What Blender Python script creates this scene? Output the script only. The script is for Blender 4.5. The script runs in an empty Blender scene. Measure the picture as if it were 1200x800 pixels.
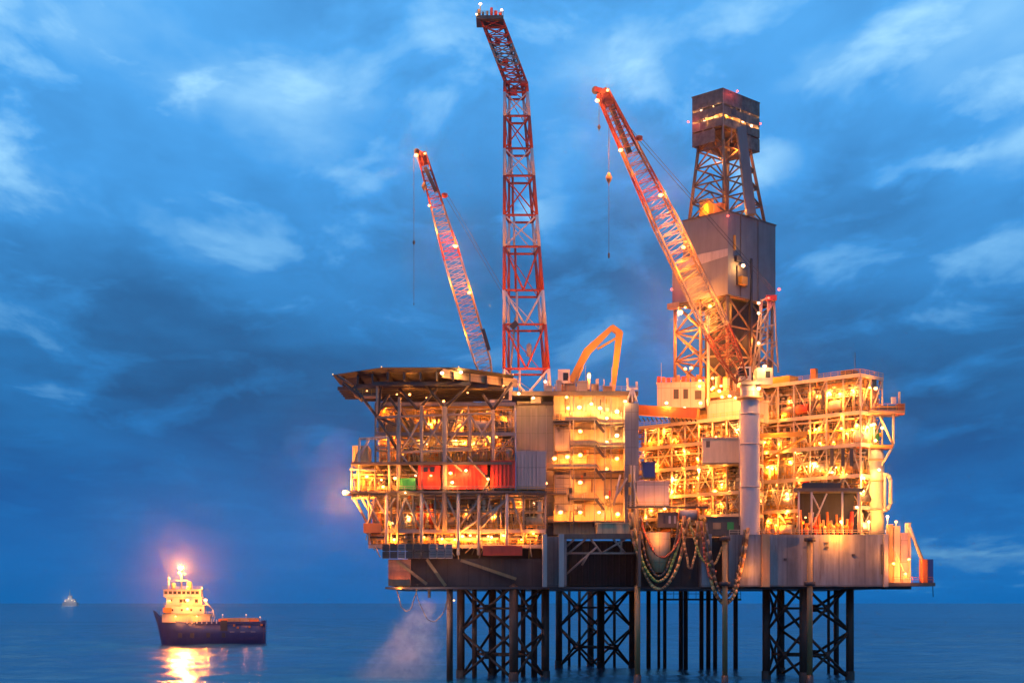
import bpy, math, random
from mathutils import Vector, Matrix
random.seed(7)
C = bpy.context.scene.collection
sc = bpy.context.scene
R = math.radians
F = 1750.0            # focal length in photo pixels (1200 wide)
CAMZ = 18.2
HOR = 706.0

# ------------------------------------------------------------------ camera
cam = bpy.data.cameras.new('camera')
cam.sensor_width = 36.0
cam.lens = 36.0 * F / 1200.0
cam.shift_y = (HOR - 400.0) / 1200.0
cam.clip_end = 90000
co = bpy.data.objects.new('camera', cam); C.objects.link(co)
co.location = (0, 0, CAMZ); co.rotation_euler = (R(90), 0, 0)
sc.camera = co

# ------------------------------------------------------------------ view
sc.view_settings.view_transform = 'Standard'
sc.view_settings.look = 'None'
sc.view_settings.exposure = 0.0
sc.view_settings.gamma = 1.0
sc.view_settings.use_curve_mapping = False
sc.cycles.max_bounces = 5
sc.cycles.diffuse_bounces = 2
sc.cycles.glossy_bounces = 3
sc.cycles.volume_bounces = 0
sc.cycles.transparent_max_bounces = 6
sc.cycles.use_denoising = True
sc.cycles.use_light_tree = True
sc.cycles.sample_clamp_indirect = 4.0

# ------------------------------------------------------------------ node helper
class NT:
    def __init__(s, tree): s.t = tree; s.n = tree.nodes; s.l = tree.links
    def new(s, typ, **kw):
        nd = s.n.new(typ)
        for k, v in kw.items(): setattr(nd, k, v)
        return nd
    def put(s, sock, v):
        if isinstance(v, bpy.types.NodeSocket): s.l.new(v, sock)
        elif v is not None:
            if isinstance(v, (tuple, list)) and len(v) == 3 and sock.type == 'RGBA': v = (*v, 1)
            sock.default_value = v
    def math(s, op, a, b=None, c=None, clamp=False):
        nd = s.new('ShaderNodeMath', operation=op); nd.use_clamp = clamp
        s.put(nd.inputs[0], a)
        if b is not None: s.put(nd.inputs[1], b)
        if c is not None: s.put(nd.inputs[2], c)
        return nd.outputs[0]
    def mix(s, f, a, b, mode='MIX'):
        nd = s.new('ShaderNodeMix', data_type='RGBA', blend_type=mode)
        s.put(nd.inputs[0], f); s.put(nd.inputs[6], a); s.put(nd.inputs[7], b)
        return nd.outputs[2]
    def noise(s, vec, scale, detail=4, rough=.55, dist=0.0):
        nd = s.new('ShaderNodeTexNoise'); s.put(nd.inputs['Vector'], vec)
        nd.inputs['Scale'].default_value = scale; nd.inputs['Detail'].default_value = detail
        nd.inputs['Roughness'].default_value = rough; nd.inputs['Distortion'].default_value = dist
        return nd.outputs[0]
    def maprange(s, v, a, b, c=0., d=1., smooth=False):
        nd = s.new('ShaderNodeMapRange'); nd.clamp = True
        if smooth: nd.interpolation_type = 'SMOOTHSTEP'
        s.put(nd.inputs[0], v)
        for i, x in enumerate((a, b, c, d)): nd.inputs[i + 1].default_value = x
        return nd.outputs[0]
    def comb(s, x, y, z):
        nd = s.new('ShaderNodeCombineXYZ')
        for i, v in enumerate((x, y, z)): s.put(nd.inputs[i], v)
        return nd.outputs[0]
    def ramp(s, v, stops, interp='LINEAR'):
        nd = s.new('ShaderNodeValToRGB'); s.put(nd.inputs[0], v)
        cr = nd.color_ramp; cr.interpolation = interp
        while len(cr.elements) < len(stops): cr.elements.new(0.5)
        for e, (p, c) in zip(cr.elements, stops): e.position = p; e.color = (*c, 1)
        return nd.outputs[0]

# ------------------------------------------------------------------ world: dusk sky
world = bpy.data.worlds.new('World'); sc.world = world; world.use_nodes = True
N = NT(world.node_tree)
bg = N.n['Background']
sky = N.new('ShaderNodeTexSky', sky_type='NISHITA'); sky.sun_disc = False
SUN_EL, SUN_ROT = R(2.0), R(200)
sky.sun_elevation = SUN_EL; sky.sun_rotation = SUN_ROT
tc = N.new('ShaderNodeTexCoord')
sx = N.new('ShaderNodeSeparateXYZ'); N.l.new(tc.outputs['Generated'], sx.inputs[0])
dx, dy, dz = sx.outputs
inv = N.math('DIVIDE', 1.0, N.math('MAXIMUM', dy, 0.15))
u = N.math('ARCTAN2', dx, dy)                   # azimuth (0 = forward)
el = N.math('ARCSINE', dz)                       # elevation, radians
ela = N.math('ABSOLUTE', el)
# cloud layer: noise on a flattened layer, so clouds get thinner towards the horizon
lay = N.math('DIVIDE', 1.0, N.math('ADD', ela, 0.22))
cvec = N.comb(N.math('MULTIPLY', u, N.math('MULTIPLY', lay, 1.1)), N.math('MULTIPLY', lay, 0.95), 0.37)
cvec2 = N.comb(N.math('MULTIPLY', u, N.math('MULTIPLY', lay, 1.0)), N.math('ADD', N.math('MULTIPLY', lay, 0.95), N.math('MULTIPLY', u, .25)), 3.7)
n_big = N.noise(cvec, 1.9, 7, .52, 0.25)
n_mid = N.noise(cvec2, 4.6, 7, .56, 0.35)
n_det = N.noise(cvec, 11.0, 4, .5, 0.2)
bil = N.math('ABSOLUTE', N.math('SUBTRACT', N.math('MULTIPLY', n_mid, 2.0), 1.0))      # billows with soft creases
cloud = N.math('ADD', N.math('MULTIPLY', n_big, 0.55), N.math('MULTIPLY', n_mid, 0.30))
cloud = N.math('ADD', cloud, N.math('MULTIPLY', n_det, 0.08))
cloud = N.math('ADD', cloud, N.math('MULTIPLY', bil, 0.26))
cl = N.maprange(cloud, 0.40, 0.65)
cl = N.math('ADD', N.math('MULTIPLY', cl, N.maprange(ela, 0.0, 0.13, 0.25, 1.0)), N.maprange(ela, 0.0, 0.13, 0.28, 0.0))
u0, el0 = u, el
u = N.math('ADD', u, N.math('MULTIPLY', N.math('SUBTRACT', n_mid, .5), 0.11))
el = N.math('ADD', el, N.math('MULTIPLY', N.math('SUBTRACT', N.noise(cvec2, 7.0, 5, .6), .5), 0.055))
def lobe(px, py, sxp, syp, rot=0.0):
    a0 = math.atan2(px - 600, F); e0 = math.atan2((HOR - py), math.hypot(F, px - 600))
    du = N.math('SUBTRACT', u, a0); de = N.math('SUBTRACT', el, e0)
    c, s_ = math.cos(rot), math.sin(rot)
    p = N.math('ADD', N.math('MULTIPLY', du, c), N.math('MULTIPLY', de, s_))
    q = N.math('SUBTRACT', N.math('MULTIPLY', de, c), N.math('MULTIPLY', du, s_))
    p = N.math('DIVIDE', p, sxp / F); q = N.math('DIVIDE', q, syp / F)
    r2 = N.math('ADD', N.math('MULTIPLY', p, p), N.math('MULTIPLY', q, q))
    return N.math('EXPONENT', N.math('MULTIPLY', r2, -1.0))
bright = None
for (px, py, a, b, rot, w) in [(320, 105, 120, 62, -.2, .75), (715, 85, 130, 38, -.2, .8), (150, 262, 190, 34, -.38, .65), (60, 40, 160, 60, 0, .35), (1120, 60, 150, 70, 0, .3),
                               (45, 195, 70, 40, 0, .12), (640, 225, 45, 60, 0, .7), (895, 195, 40, 35, 0, .9), (1130, 178, 90, 16, .1, 1.0),
                               (1030, 200, 20, 14, 0, .4), (430, 385, 130, 20, 0, .25), (60, 460, 150, 22, -.1, .3), (1140, 300, 120, 60, 0, .15),
                               (985, 60, 160, 30, .3, .35), (230, 180, 170, 80, .2, .35), (430, 150, 120, 60, 0, .2), (960, 330, 160, 70, 0, .15), (1150, 655, 170, 30, 0, .95), (330, 330, 120, 30, 0, .1)]:
    L = N.math('MULTIPLY', lobe(px, py, a, b, rot), w)
    bright = L if bright is None else N.math('ADD', bright, L)
dark = None
for (px, py, a, b, rot, w) in [(200, 430, 300, 50, .05, .45), (250, 545, 380, 50, 0, .5), (1060, 400, 250, 70, 0, .6), (420, 255, 190, 45, -.2, .5),
                               (50, 225, 90, 30, -.4, .5), (720, 300, 120, 60, 0, .4), (520, 50, 110, 30, -.3, .3), (1010, 265, 110, 40, -.15, .4),
                               (1150, 540, 300, 60, 0, .35), (700, 350, 160, 40, 0, .3), (790, 110, 100, 45, 0, .4), (100, 330, 150, 25, -.1, .3)]:
    L = N.math('MULTIPLY', lobe(px, py, a, b, rot), w)
    dark = L if dark is None else N.math('ADD', dark, L)
tex = N.maprange(n_mid, 0.34, 0.66, 0.4, 1.3)
t = N.math('ADD', N.math('MULTIPLY', cl, 0.62), N.math('MULTIPLY', bright, N.math('MULTIPLY', tex, 0.62)))
t = N.math('SUBTRACT', t, N.math('MULTIPLY', dark, N.math('MULTIPLY', N.maprange(n_mid, .35, .65, 1.3, .5), 0.25)))
t = N.math('ADD', t, N.maprange(ela, .12, .36, .04, .22), clamp=True)
eln = N.math('DIVIDE', ela, R(24), clamp=True)
lo = N.ramp(eln, [(0.0, (0.003, 0.125, 0.42)), (0.15, (0.004, 0.092, 0.33)), (0.33, (0.013, 0.088, 0.25)), (0.6, (0.026, 0.145, 0.37)), (1.0, (0.045, 0.22, 0.54))])
mid = N.ramp(eln, [(0.0, (0.004, 0.16, 0.50)), (0.2, (0.008, 0.15, 0.45)), (0.4, (0.024, 0.195, 0.51)), (0.65, (0.060, 0.33, 0.78)), (1.0, (0.10, 0.42, 0.90))])
hi = N.ramp(eln, [(0.0, (0.095, 0.31, 0.58)), (0.25, (0.085, 0.29, 0.60)), (0.5, (0.19, 0.50, 0.87)), (0.75, (0.34, 0.68, 1.0)), (1.0, (0.37, 0.72, 1.02))])
c1 = N.mix(N.maprange(t, 0.0, 0.5), lo, mid)
c2 = N.mix(N.maprange(t, 0.5, 1.0), c1, hi)
skyc = N.mix(1.0, sky.outputs[0], (0.004, 0.004, 0.004), 'MULTIPLY')
tot = N.mix(1.0, c2, skyc, 'ADD')
N.l.new(tot, bg.inputs[0]); bg.inputs[1].default_value = 1.06

# faint afterglow from behind the camera (dusk)
sl = bpy.data.lights.new('sun', 'SUN'); sl.energy = 0.13; sl.angle = R(25); sl.color = (1.0, .74, .55)
so = bpy.data.objects.new('sun', sl); C.objects.link(so)
so.rotation_euler = (R(62), 0, R(18))

# ------------------------------------------------------------------ materials
def new_mat(name):
    m = bpy.data.materials.new(name); m.use_nodes = True
    T = NT(m.node_tree); b = T.n['Principled BSDF']
    return m, T, b
def paint(name, col, rough=.5, stain=.5, rust=.15, streak=True, lines=0.0, metallic=0.0, stain_col=None, scale=1.0):
    m, T, b = new_mat(name)
    t = T.new('ShaderNodeTexCoord'); s = T.new('ShaderNodeSeparateXYZ'); T.l.new(t.outputs['Object'], s.inputs[0])
    x, y, z = s.outputs
    st = T.comb(T.math('MULTIPLY', x, 1.0), T.math('MULTIPLY', y, 1.0), T.math('MULTIPLY', z, 0.12 if streak else 1.0))
    n1 = T.noise(st, 0.75 * scale, 5, .65)
    n2 = T.noise(t.outputs['Object'], 0.35 * scale, 5, .6, .3)
    n3 = T.noise(st, 2.2 * scale, 4, .7)
    dk = stain_col or tuple(c * 0.42 for c in col)
    c = T.mix(T.math('MULTIPLY', T.maprange(n1, .42, .72), stain), col, dk)
    if scale == .7: c = T.mix(T.math('MULTIPLY', T.maprange(T.noise(T.comb(T.math('MULTIPLY', x, 1.0), y, T.math('MULTIPLY', z, .03)), .22, 3, .6), .42, .62), .75), c, (.055, .055, .06))
    c = T.mix(T.math('MULTIPLY', T.maprange(n2, .35, .7), stain * .5), c, tuple(c_ * .7 for c_ in col))
    c = T.mix(T.math('MULTIPLY', T.maprange(n3, .60, .72), rust), c, (0.11, 0.04, 0.015) if max(col) > .03 else (.045, .018, .008))
    if lines:
        nm = T.new('ShaderNodeSeparateXYZ'); T.l.new(t.outputs['Normal'], nm.inputs[0])
        lx = T.math('LESS_THAN', T.math('FRACT', T.math('DIVIDE', T.math('ADD', x, 500.37), lines)), 0.05)
        ly = T.math('LESS_THAN', T.math('FRACT', T.math('DIVIDE', T.math('ADD', y, 500.37), lines)), 0.05)
        ax = T.math('LESS_THAN', T.math('ABSOLUTE', nm.outputs[0]), .5); ay = T.math('LESS_THAN', T.math('ABSOLUTE', nm.outputs[1]), .5)
        lz = T.math('LESS_THAN', T.math('FRACT', T.math('DIVIDE', z, lines * 2.1)), 0.03)
        ln = T.math('MAXIMUM', T.math('MULTIPLY', lx, ax), T.math('MULTIPLY', ly, ay)); ln = T.math('MAXIMUM', ln, lz)
        c = T.mix(T.math('MULTIPLY', ln, .55), c, tuple(c_ * .25 for c_ in col))
    T.put(b.inputs['Base Color'], c)
    T.put(b.inputs['Roughness'], T.maprange(n2, .3, .7, max(.1, rough - .12), min(1, rough + .15)))
    b.inputs['Metallic'].default_value = metallic
    bp = T.new('ShaderNodeBump'); bp.inputs['Strength'].default_value = .25; bp.inputs['Distance'].default_value = .05
    T.put(bp.inputs['Height'], n3); T.l.new(bp.outputs[0], b.inputs['Normal'])
    return m
M = dict(
    cream=paint('cream_paint', (0.50, 0.36, 0.19), .55, .6, .35, lines=2.6),
    accwall=paint('weathered_wall_panel', (0.44, 0.32, 0.17), .55, .8, .3, lines=1.8),
    ivory=paint('ivory_paint', (0.60, 0.47, 0.30), .5, .35, .2),
    buff=paint('buff_paint', (0.42, 0.26, 0.12), .55, .7, .5),
    grey=paint('grey_cladding', (0.235, 0.215, 0.205), .6, .6, .22, lines=2.0),
    dgrey=paint('derrick_wind_wall', (0.165, 0.170, 0.175), .6, .35, .12, scale=.8),
    lgrey=paint('light_grey_paint', (0.36, 0.33, 0.31), .5, .5, .15),
    white=paint('white_paint', (0.47, 0.425, 0.415), .45, .25, .15),
    pink=paint('dusty_white_panel', (0.50, 0.36, 0.31), .55, .3, .1, lines=2.4),
    red=paint('red_paint', (0.44, 0.055, 0.025), .45, .4, .1),
    towerwhite=paint('weathered_white_steel', (0.62, 0.53, 0.50), .5, .4, .2),
    brownst=paint('brown_derrick_steel', (0.20, 0.115, 0.06), .5, .5, .5),
    rustbox=paint('rust_streaked_plate', (0.36, 0.15, 0.08), .6, .7, .5, stain_col=(.10, .06, .045)),
    redd=paint('dull_red_paint', (0.15, 0.022, 0.016), .5, .5, .2),
    cred=paint('container_red', (0.62, 0.045, 0.015), .5, .35, .1),
    yellow=paint('yellow_paint', (0.64, 0.31, 0.03), .45, .3, .12),
    ochre=paint('ochre_pipe', (0.26, 0.17, 0.07), .5, .6, .6),
    orange=paint('orange_paint', (0.70, 0.18, 0.03), .45, .4, .1),
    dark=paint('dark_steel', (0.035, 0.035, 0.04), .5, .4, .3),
    mid=paint('mid_steel', (0.09, 0.075, 0.06), .5, .5, .4),
    strut=paint('truss_steel', (0.28, 0.23, 0.19), .5, .5, .3),
    rust=paint('rusty_leg_steel', (0.030, 0.017, 0.012), .65, .6, .8),
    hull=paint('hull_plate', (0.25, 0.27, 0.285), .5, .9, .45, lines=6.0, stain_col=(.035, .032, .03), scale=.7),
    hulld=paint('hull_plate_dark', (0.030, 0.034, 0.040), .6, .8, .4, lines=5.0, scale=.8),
    green=paint('green_paint', (0.03, 0.30, 0.06), .5, .3, .05),
    blue=paint('blue_paint', (0.02, 0.06, 0.22), .5, .3, .05),
    shipblue=paint('ship_hull_blue', (0.016, 0.032, 0.135), .4, .5, .12),
    black=paint('black_rubber', (0.02, 0.02, 0.02), .7, .2, .1),
    net=paint('deck_net', (0.05, 0.05, 0.05), .8, .5, .1),
)
def emis(name, col, st, sample=False):
    m, T, b = new_mat(name)
    b.inputs['Base Color'].default_value = (*col, 1)
    b.inputs['Emission Color'].default_value = (*col, 1); b.inputs['Emission Strength'].default_value = st
    m.cycles.emission_sampling = 'AUTO' if sample else 'NONE'
    return m
M['lamp'] = emis('sodium_lamp', (1.0, .52, .20), 3.2)
M['lampw'] = emis('white_lamp', (1.0, .66, .44), 2.6)
M['lampr'] = emis('red_lamp', (1.0, .07, .05), 6.0)
M['winlit'] = emis('lit_window', (1.0, .55, .2), 1.6)
def glass():
    m, T, b = new_mat('dark_glass'); b.inputs['Base Color'].default_value = (.02, .025, .03, 1); b.inputs['Roughness'].default_value = .08
    return m
M['glass'] = glass()
def mesh_clad():    # perforated crown cladding, light passes through holes
    m, T, b = new_mat('crown_cladding')
    t = T.new('ShaderNodeTexCoord'); s = T.new('ShaderNodeSeparateXYZ'); T.l.new(t.outputs['Object'], s.inputs[0])
    n = T.noise(t.outputs['Object'], .5, 3, .6)
    T.put(b.inputs['Base Color'], T.mix(T.maprange(n, .4, .65), (.20, .15, .11), (.12, .09, .07)))
    b.inputs['Roughness'].default_value = .55
    n5 = T.noise(t.outputs['Object'], .9, 2, .5)
    T.put(b.inputs['Alpha'], T.maprange(n5, .40, .65, .95, .74))
    return m
M['crown'] = mesh_clad()

# ------------------------------------------------------------------ object helpers
MAT = {}    # object -> world matrix (python side)
def tag(o, label=None, cat=None, group=None, kind=None):
    if label: o['label'] = label
    if cat: o['category'] = cat
    if group: o['group'] = group
    if kind: o['kind'] = kind
    return o
def empty(name, label, cat, loc, ang=0.0, group=None):
    o = bpy.data.objects.new(name, None); C.objects.link(o)
    o.location = loc; o.rotation_euler = (0, 0, ang)
    o.empty_display_size = 1
    MAT[o.name] = Matrix.Translation(Vector(loc)) @ Matrix.Rotation(ang, 4, 'Z')
    return tag(o, label, cat, group)
def at(px, py, Y):
    return Vector(((px - 600) / F * Y, Y, CAMZ + (HOR - py) / F * Y))
def zy(py, Y): return CAMZ + (HOR - py) / F * Y
def xp(px, Y): return (px - 600) / F * Y

class MB:
    def __init__(s, fr=None):
        s.v = []; s.f = []; s.sm = []; s.fr = fr       # fr: local frame matrix for coordinates given to box()
    def _add(s, pts, faces, smooth=False):
        b = len(s.v); s.v.extend(Vector(p) for p in pts)
        for f in faces: s.f.append(tuple(b + i for i in f)); s.sm.append(smooth)
    def box(s, x0, x1, y0, y1, z0, z1, fr=None):
        m = fr if fr is not None else s.fr
        p = [Vector((x, y, z)) for z in (z0, z1) for x, y in ((x0, y0), (x1, y0), (x1, y1), (x0, y1))]
        if m is not None: p = [m @ q for q in p]
        s._add(p, [(3, 2, 1, 0), (4, 5, 6, 7), (0, 1, 5, 4), (1, 2, 6, 5), (2, 3, 7, 6), (3, 0, 4, 7)])
        return s
    def bar(s, p, q, w=.3, h=None, world=False):
        h = h or w
        p = Vector(p); q = Vector(q)
        if s.fr is not None and not world: p = s.fr @ p; q = s.fr @ q
        d = (q - p)
        if d.length < 1e-6: return s
        d.normalize(); up = Vector((0, 0, 1)) if abs(d.z) < .98 else Vector((1, 0, 0))
        a = d.cross(up).normalized() * w / 2; b = d.cross(a).normalized() * h / 2
        pts = [p - a - b, p + a - b, p + a + b, p - a + b, q - a - b, q + a - b, q + a + b, q - a + b]
        s._add(pts, [(3, 2, 1, 0), (4, 5, 6, 7), (0, 1, 5, 4), (1, 2, 6, 5), (2, 3, 7, 6), (3, 0, 4, 7)])
        return s
    def tube(s, p, q, r, r2=None, n=8, world=False, caps=True):
        r2 = r if r2 is None else r2
        p = Vector(p); q = Vector(q)
        if s.fr is not None and not world: p = s.fr @ p; q = s.fr @ q
        d = (q - p)
        if d.length < 1e-6: return s
        d.normalize(); up = Vector((0, 0, 1)) if abs(d.z) < .98 else Vector((1, 0, 0))
        a = d.cross(up).normalized(); b = d.cross(a).normalized()
        pts = [p + (a * math.cos(2 * math.pi * i / n) + b * math.sin(2 * math.pi * i / n)) * r for i in range(n)]
        pts += [q + (a * math.cos(2 * math.pi * i / n) + b * math.sin(2 * math.pi * i / n)) * r2 for i in range(n)]
        base = len(s.v)
        s._add(pts, [(i, (i + 1) % n, n + (i + 1) % n, n + i) for i in range(n)], n > 5)
        if caps:
            s.f.append(tuple(base + i for i in reversed(range(n)))); s.sm.append(False)
            s.f.append(tuple(base + n + i for i in range(n))); s.sm.append(False)
        return s
    def path(s, pts, r, n=6, world=False):
        for a, b in zip(pts[:-1], pts[1:]): s.tube(a, b, r, n=n, world=world)
        return s
    def lathe(s, c, prof, n=16, axis='Z'):
        c = Vector(c); base = len(s.v); rings = []
        for (r, h) in prof:
            for i in range(n):
                a = 2 * math.pi * i / n
                if axis == 'Z': p = c + Vector((r * math.cos(a), r * math.sin(a), h))
                else: p = c + Vector((h, r * math.cos(a), r * math.sin(a)))
                if s.fr is not None: p = s.fr @ p
                s.v.append(p)
        for k in range(len(prof) - 1):
            for i in range(n):
                j = (i + 1) % n
                s.f.append((base + k * n + i, base + k * n + j, base + (k + 1) * n + j, base + (k + 1) * n + i)); s.sm.append(True)
        return s
    def prism(s, poly, z0, z1, world=True):
        n = len(poly); pts = [Vector((*p, z0)) for p in poly] + [Vector((*p, z1)) for p in poly]
        if s.fr is not None and not world: pts = [s.fr @ p for p in pts]
        s._add(pts, [tuple(reversed(range(n))), tuple(range(n, 2 * n))] + [(i, (i + 1) % n, n + (i + 1) % n, n + i) for i in range(n)])
        return s
    def build(s, name, mat, parent=None, label=None):
        if not s.v: return None
        root = parent
        while root is not None and root.name not in MAT: root = root.parent
        inv = MAT[root.name].inverted() if root is not None else Matrix.Identity(4)
        me = bpy.data.meshes.new(name)
        me.from_pydata([inv @ v for v in s.v], [], s.f)
        me.polygons.foreach_set('use_smooth', s.sm)
        me.materials.append(M[mat] if isinstance(mat, str) else mat)
        me.update()
        o = bpy.data.objects.new(name, me); C.objects.link(o)
        if parent is not None: o.parent = parent
        if label: o['label'] = label
        return o

LD = {}
PK = 1.7
WARM = (1.0, .265, .025); WHT = (1.0, .42, .10)
nlamps = 0
def light_only(parent, pos, power=1500, col=WARM, rad=0.0):  # bare point light; direct calls add fill where no lamp is modelled
    key = (round(power), col, rad)
    if key not in LD:
        l = bpy.data.lights.new('lamp_or_fill_light', 'POINT'); l.energy = power * PK; l.color = col; l.shadow_soft_size = rad; LD[key] = l
    o = bpy.data.objects.new('lamp_or_fill_light', LD[key]); C.objects.link(o)
    root = parent
    while root is not None and root.name not in MAT: root = root.parent
    o.location = (MAT[root.name].inverted() @ Vector(pos)) if root is not None else pos
    if parent is not None: o.parent = parent
    return o
def lamp(parent, pos, power=1500, col=WARM, size=.85, name='floodlight', mat=None, off=(-.15, -.9, -.35), arm=True):
    """a floodlight: glowing glass on a small bracket, with its own light just in front of it"""
    global nlamps; nlamps += 1
    pos = Vector(pos)
    s = size / 2
    m = mat or ('lampw' if col is WHT else 'lamp')
    b = MB(); b.lathe(pos, [(0.02, -s * .8), (s * .75, -s * .55), (s, 0), (s * .75, s * .55), (0.02, s * .8)], 8)  # glass drawn oversize to stand in for glare
    o = b.build(name, m, parent)
    if arm: MB().bar(pos + Vector((0, s * .7, .05)), pos + Vector((0, s * .7 + .7, .35)), .14).build('bracket', 'mid', o)
    light_only(parent, pos + Vector(off), power, col, .3)
    return o

def railing(parent, p, q, h=1.1, step=2.0, mat='yellow', fr=None, r=.05):
    b = MB(fr); p = Vector(p); q = Vector(q); L = (q - p).length; n = max(1, int(L / step))
    for k in (1.0, .55): b.bar(p + Vector((0, 0, h * k)), q + Vector((0, 0, h * k)), r * 1.8)
    for i in range(n + 1):
        a = p.lerp(q, i / n); b.bar(a, a + Vector((0, 0, h)), r * 1.6)
    return b.build('railing', mat, parent)

def lattice(b, p0, p1, w0, w1, h0, h1, bays, side, r, rl):
    """four chords and zigzag lacing between p0 and p1; side = width direction"""
    p0 = Vector(p0); p1 = Vector(p1); d = (p1 - p0).normalized(); side = Vector(side)
    side = (side - d * side.dot(d)).normalized(); upv = d.cross(side).normalized()
    def corner(t, i):
        w = (w0 + (w1 - w0) * t) / 2; h = (h0 + (h1 - h0) * t) / 2
        sg = ((-1, -1), (1, -1), (1, 1), (-1, 1))[i]
        return p0.lerp(p1, t) + side * w * sg[0] + upv * h * sg[1]
    for i in range(4): b.tube(corner(0, i), corner(1, i), r, n=5)
    for k in range(bays):
        t0, t1 = k / bays, (k + 1) / bays; tm = (t0 + t1) / 2
        for i in range(4):
            j = (i + 1) % 4
            b.tube(corner(t0, i), corner(tm, j), rl, n=4, caps=False); b.tube(corner(tm, j), corner(t1, i), rl, n=4, caps=False)
            b.tube(corner(t0, i), corner(t0, j), rl, n=4, caps=False)
    return b

# ------------------------------------------------------------------ sea
def water_mat():
    m, T, b = new_mat('sea_water')
    g = T.new('ShaderNodeNewGeometry')
    s = T.new('ShaderNodeSeparateXYZ'); T.l.new(g.outputs['Position'], s.inputs[0]); x, y, z = s.outputs
    v1 = T.comb(T.math('MULTIPLY', x, .55), y, 0.0)
    n1 = T.noise(v1, .16, 5, .6, .3); n2 = T.noise(v1, .9, 4, .65); n3 = T.noise(v1, .028, 3, .5)
    n4 = T.noise(v1, .05, 4, .6, .2)
    h = T.math('ADD', T.math('MULTIPLY', n1, 1.1), T.math('MULTIPLY', n2, .25)); h = T.math('ADD', h, T.math('MULTIPLY', n4, 2.2))
    bp = T.new('ShaderNodeBump'); bp.inputs['Strength'].default_value = .55; bp.inputs['Distance'].default_value = .9
    T.put(bp.inputs['Height'], h); T.l.new(bp.outputs[0], b.inputs['Normal'])
    T.put(b.inputs['Base Color'], T.mix(T.maprange(n3, .35, .65), (0.001, 0.055, 0.12), (0.002, 0.09, 0.18)))
    b.inputs['Roughness'].default_value = .16; b.inputs['IOR'].default_value = 1.33
    return m
M['sea'] = water_mat()
# one sheet to the horizon, finely divided and gently rippled where the camera looks at it closely
import numpy as np
def build_sea():
    rng = np.random.default_rng(3)
    xs = np.concatenate([[-60000, -12000, -4000, -1500, -700], np.linspace(-330, 330, 440), [700, 1500, 4000, 12000, 60000]])
    ys = [-400.0, 150.0, 240.0]; y = 300.0
    while y < 2500: ys.append(y); y += 1.5 * (y / 320.0) ** 1.5
    ys += [3000, 4000, 6000, 9000, 14000, 25000, 60000]
    ys = np.array(ys); X, Y = np.meshgrid(xs, ys); Z = np.zeros_like(X)
    for k in range(26):
        wl_ = rng.uniform(7, 46); a_ = rng.normal(math.pi / 2, .75); ph = rng.uniform(0, 6.28); kx, ky = math.cos(a_) * 6.283 / wl_, math.sin(a_) * 6.283 / wl_
        Z += .0044 * wl_ ** .9 * np.sin(kx * X + ky * Y + ph + .8 * np.sin(.021 * X + .017 * Y + ph))
    fade = np.clip((Y - 240) / 60, 0, 1) * np.clip((2400 - Y) / 1500, 0, 1) * np.clip((420 - np.abs(X)) / 90, 0, 1)
    Z *= fade
    ny, nx = X.shape; v = np.stack([X, Y, Z], -1).reshape(-1, 3)
    idx = np.arange(ny * nx).reshape(ny, nx); f = np.stack([idx[:-1, :-1], idx[:-1, 1:], idx[1:, 1:], idx[1:, :-1]], -1).reshape(-1, 4)
    me = bpy.data.meshes.new('sea'); me.vertices.add(len(v)); me.vertices.foreach_set('co', v.ravel())
    me.loops.add(f.size); me.loops.foreach_set('vertex_index', f.ravel().astype(np.int32))
    me.polygons.add(len(f)); me.polygons.foreach_set('loop_start', np.arange(0, f.size, 4, dtype=np.int32)); me.polygons.foreach_set('loop_total', np.full(len(f), 4, dtype=np.int32))
    me.polygons.foreach_set('use_smooth', np.ones(len(f), dtype=bool)); me.update(calc_edges=True); me.validate(); me.materials.append(M['sea'])
    o = bpy.data.objects.new('sea', me); C.objects.link(o); return o
tag(build_sea(), kind='structure')

# ------------------------------------------------------------------ hull
HZ0, HZ1 = 22.0, 34.0
hull = empty('platform_hull', 'large grey stained steel hull raised above the sea on lattice legs', 'platform hull', (30, 380, 22))
Yf = 347.0
def hb(px0, px1, y0, y1, z0, z1, name, mat, label=None):
    return MB().box(xp(px0, y0), xp(px1, y0), y0, y1, z0, z1).build(name, mat, hull, label)
hb(852, 1041, 346, 418, HZ0, HZ1, 'hull_shell', 'hull', 'grey right end of the hull with weather streaks')
hb(636, 664, 349, 418, HZ0, HZ1 - .3, 'hull_shell', 'hull', 'lighter upright hull panel beside the braced recess')
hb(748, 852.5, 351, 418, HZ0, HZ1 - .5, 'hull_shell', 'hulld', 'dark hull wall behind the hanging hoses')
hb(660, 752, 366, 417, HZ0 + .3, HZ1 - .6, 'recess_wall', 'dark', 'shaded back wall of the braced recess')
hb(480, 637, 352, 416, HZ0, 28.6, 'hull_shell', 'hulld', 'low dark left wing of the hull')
hb(455, 481, 350.5, 380, HZ0 + .2, 28.4, 'hull_shell', 'rustbox', 'rust coloured box at the left end of the hull')
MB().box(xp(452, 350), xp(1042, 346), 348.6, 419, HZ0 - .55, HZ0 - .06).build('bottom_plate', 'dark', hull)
# ribs in the recess
for i in range(12):
    px = 668 + i * 7.2
    MB().box(xp(px, 365.6), xp(px + 2.2, 365.6), 365.0, 365.99, HZ0 + .4, HZ1 - 1.2).build('stiffener', 'hulld', hull)
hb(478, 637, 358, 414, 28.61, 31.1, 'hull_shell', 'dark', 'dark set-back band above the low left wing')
# front upright girders
for px, w, mt in ((636, 5, 'lgrey'), (655, 6, 'lgrey'), (850, 4, 'mid'), (893, 9, 'buff'), (1036, 5, 'lgrey'), (822, 12, 'hull'), (748, 3, 'mid')):
    MB().box(xp(px, 345.2), xp(px + w, 345.2), 345.0, 351.5, HZ0 - .1, HZ1 + .1).build('girder', mt, hull)
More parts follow.
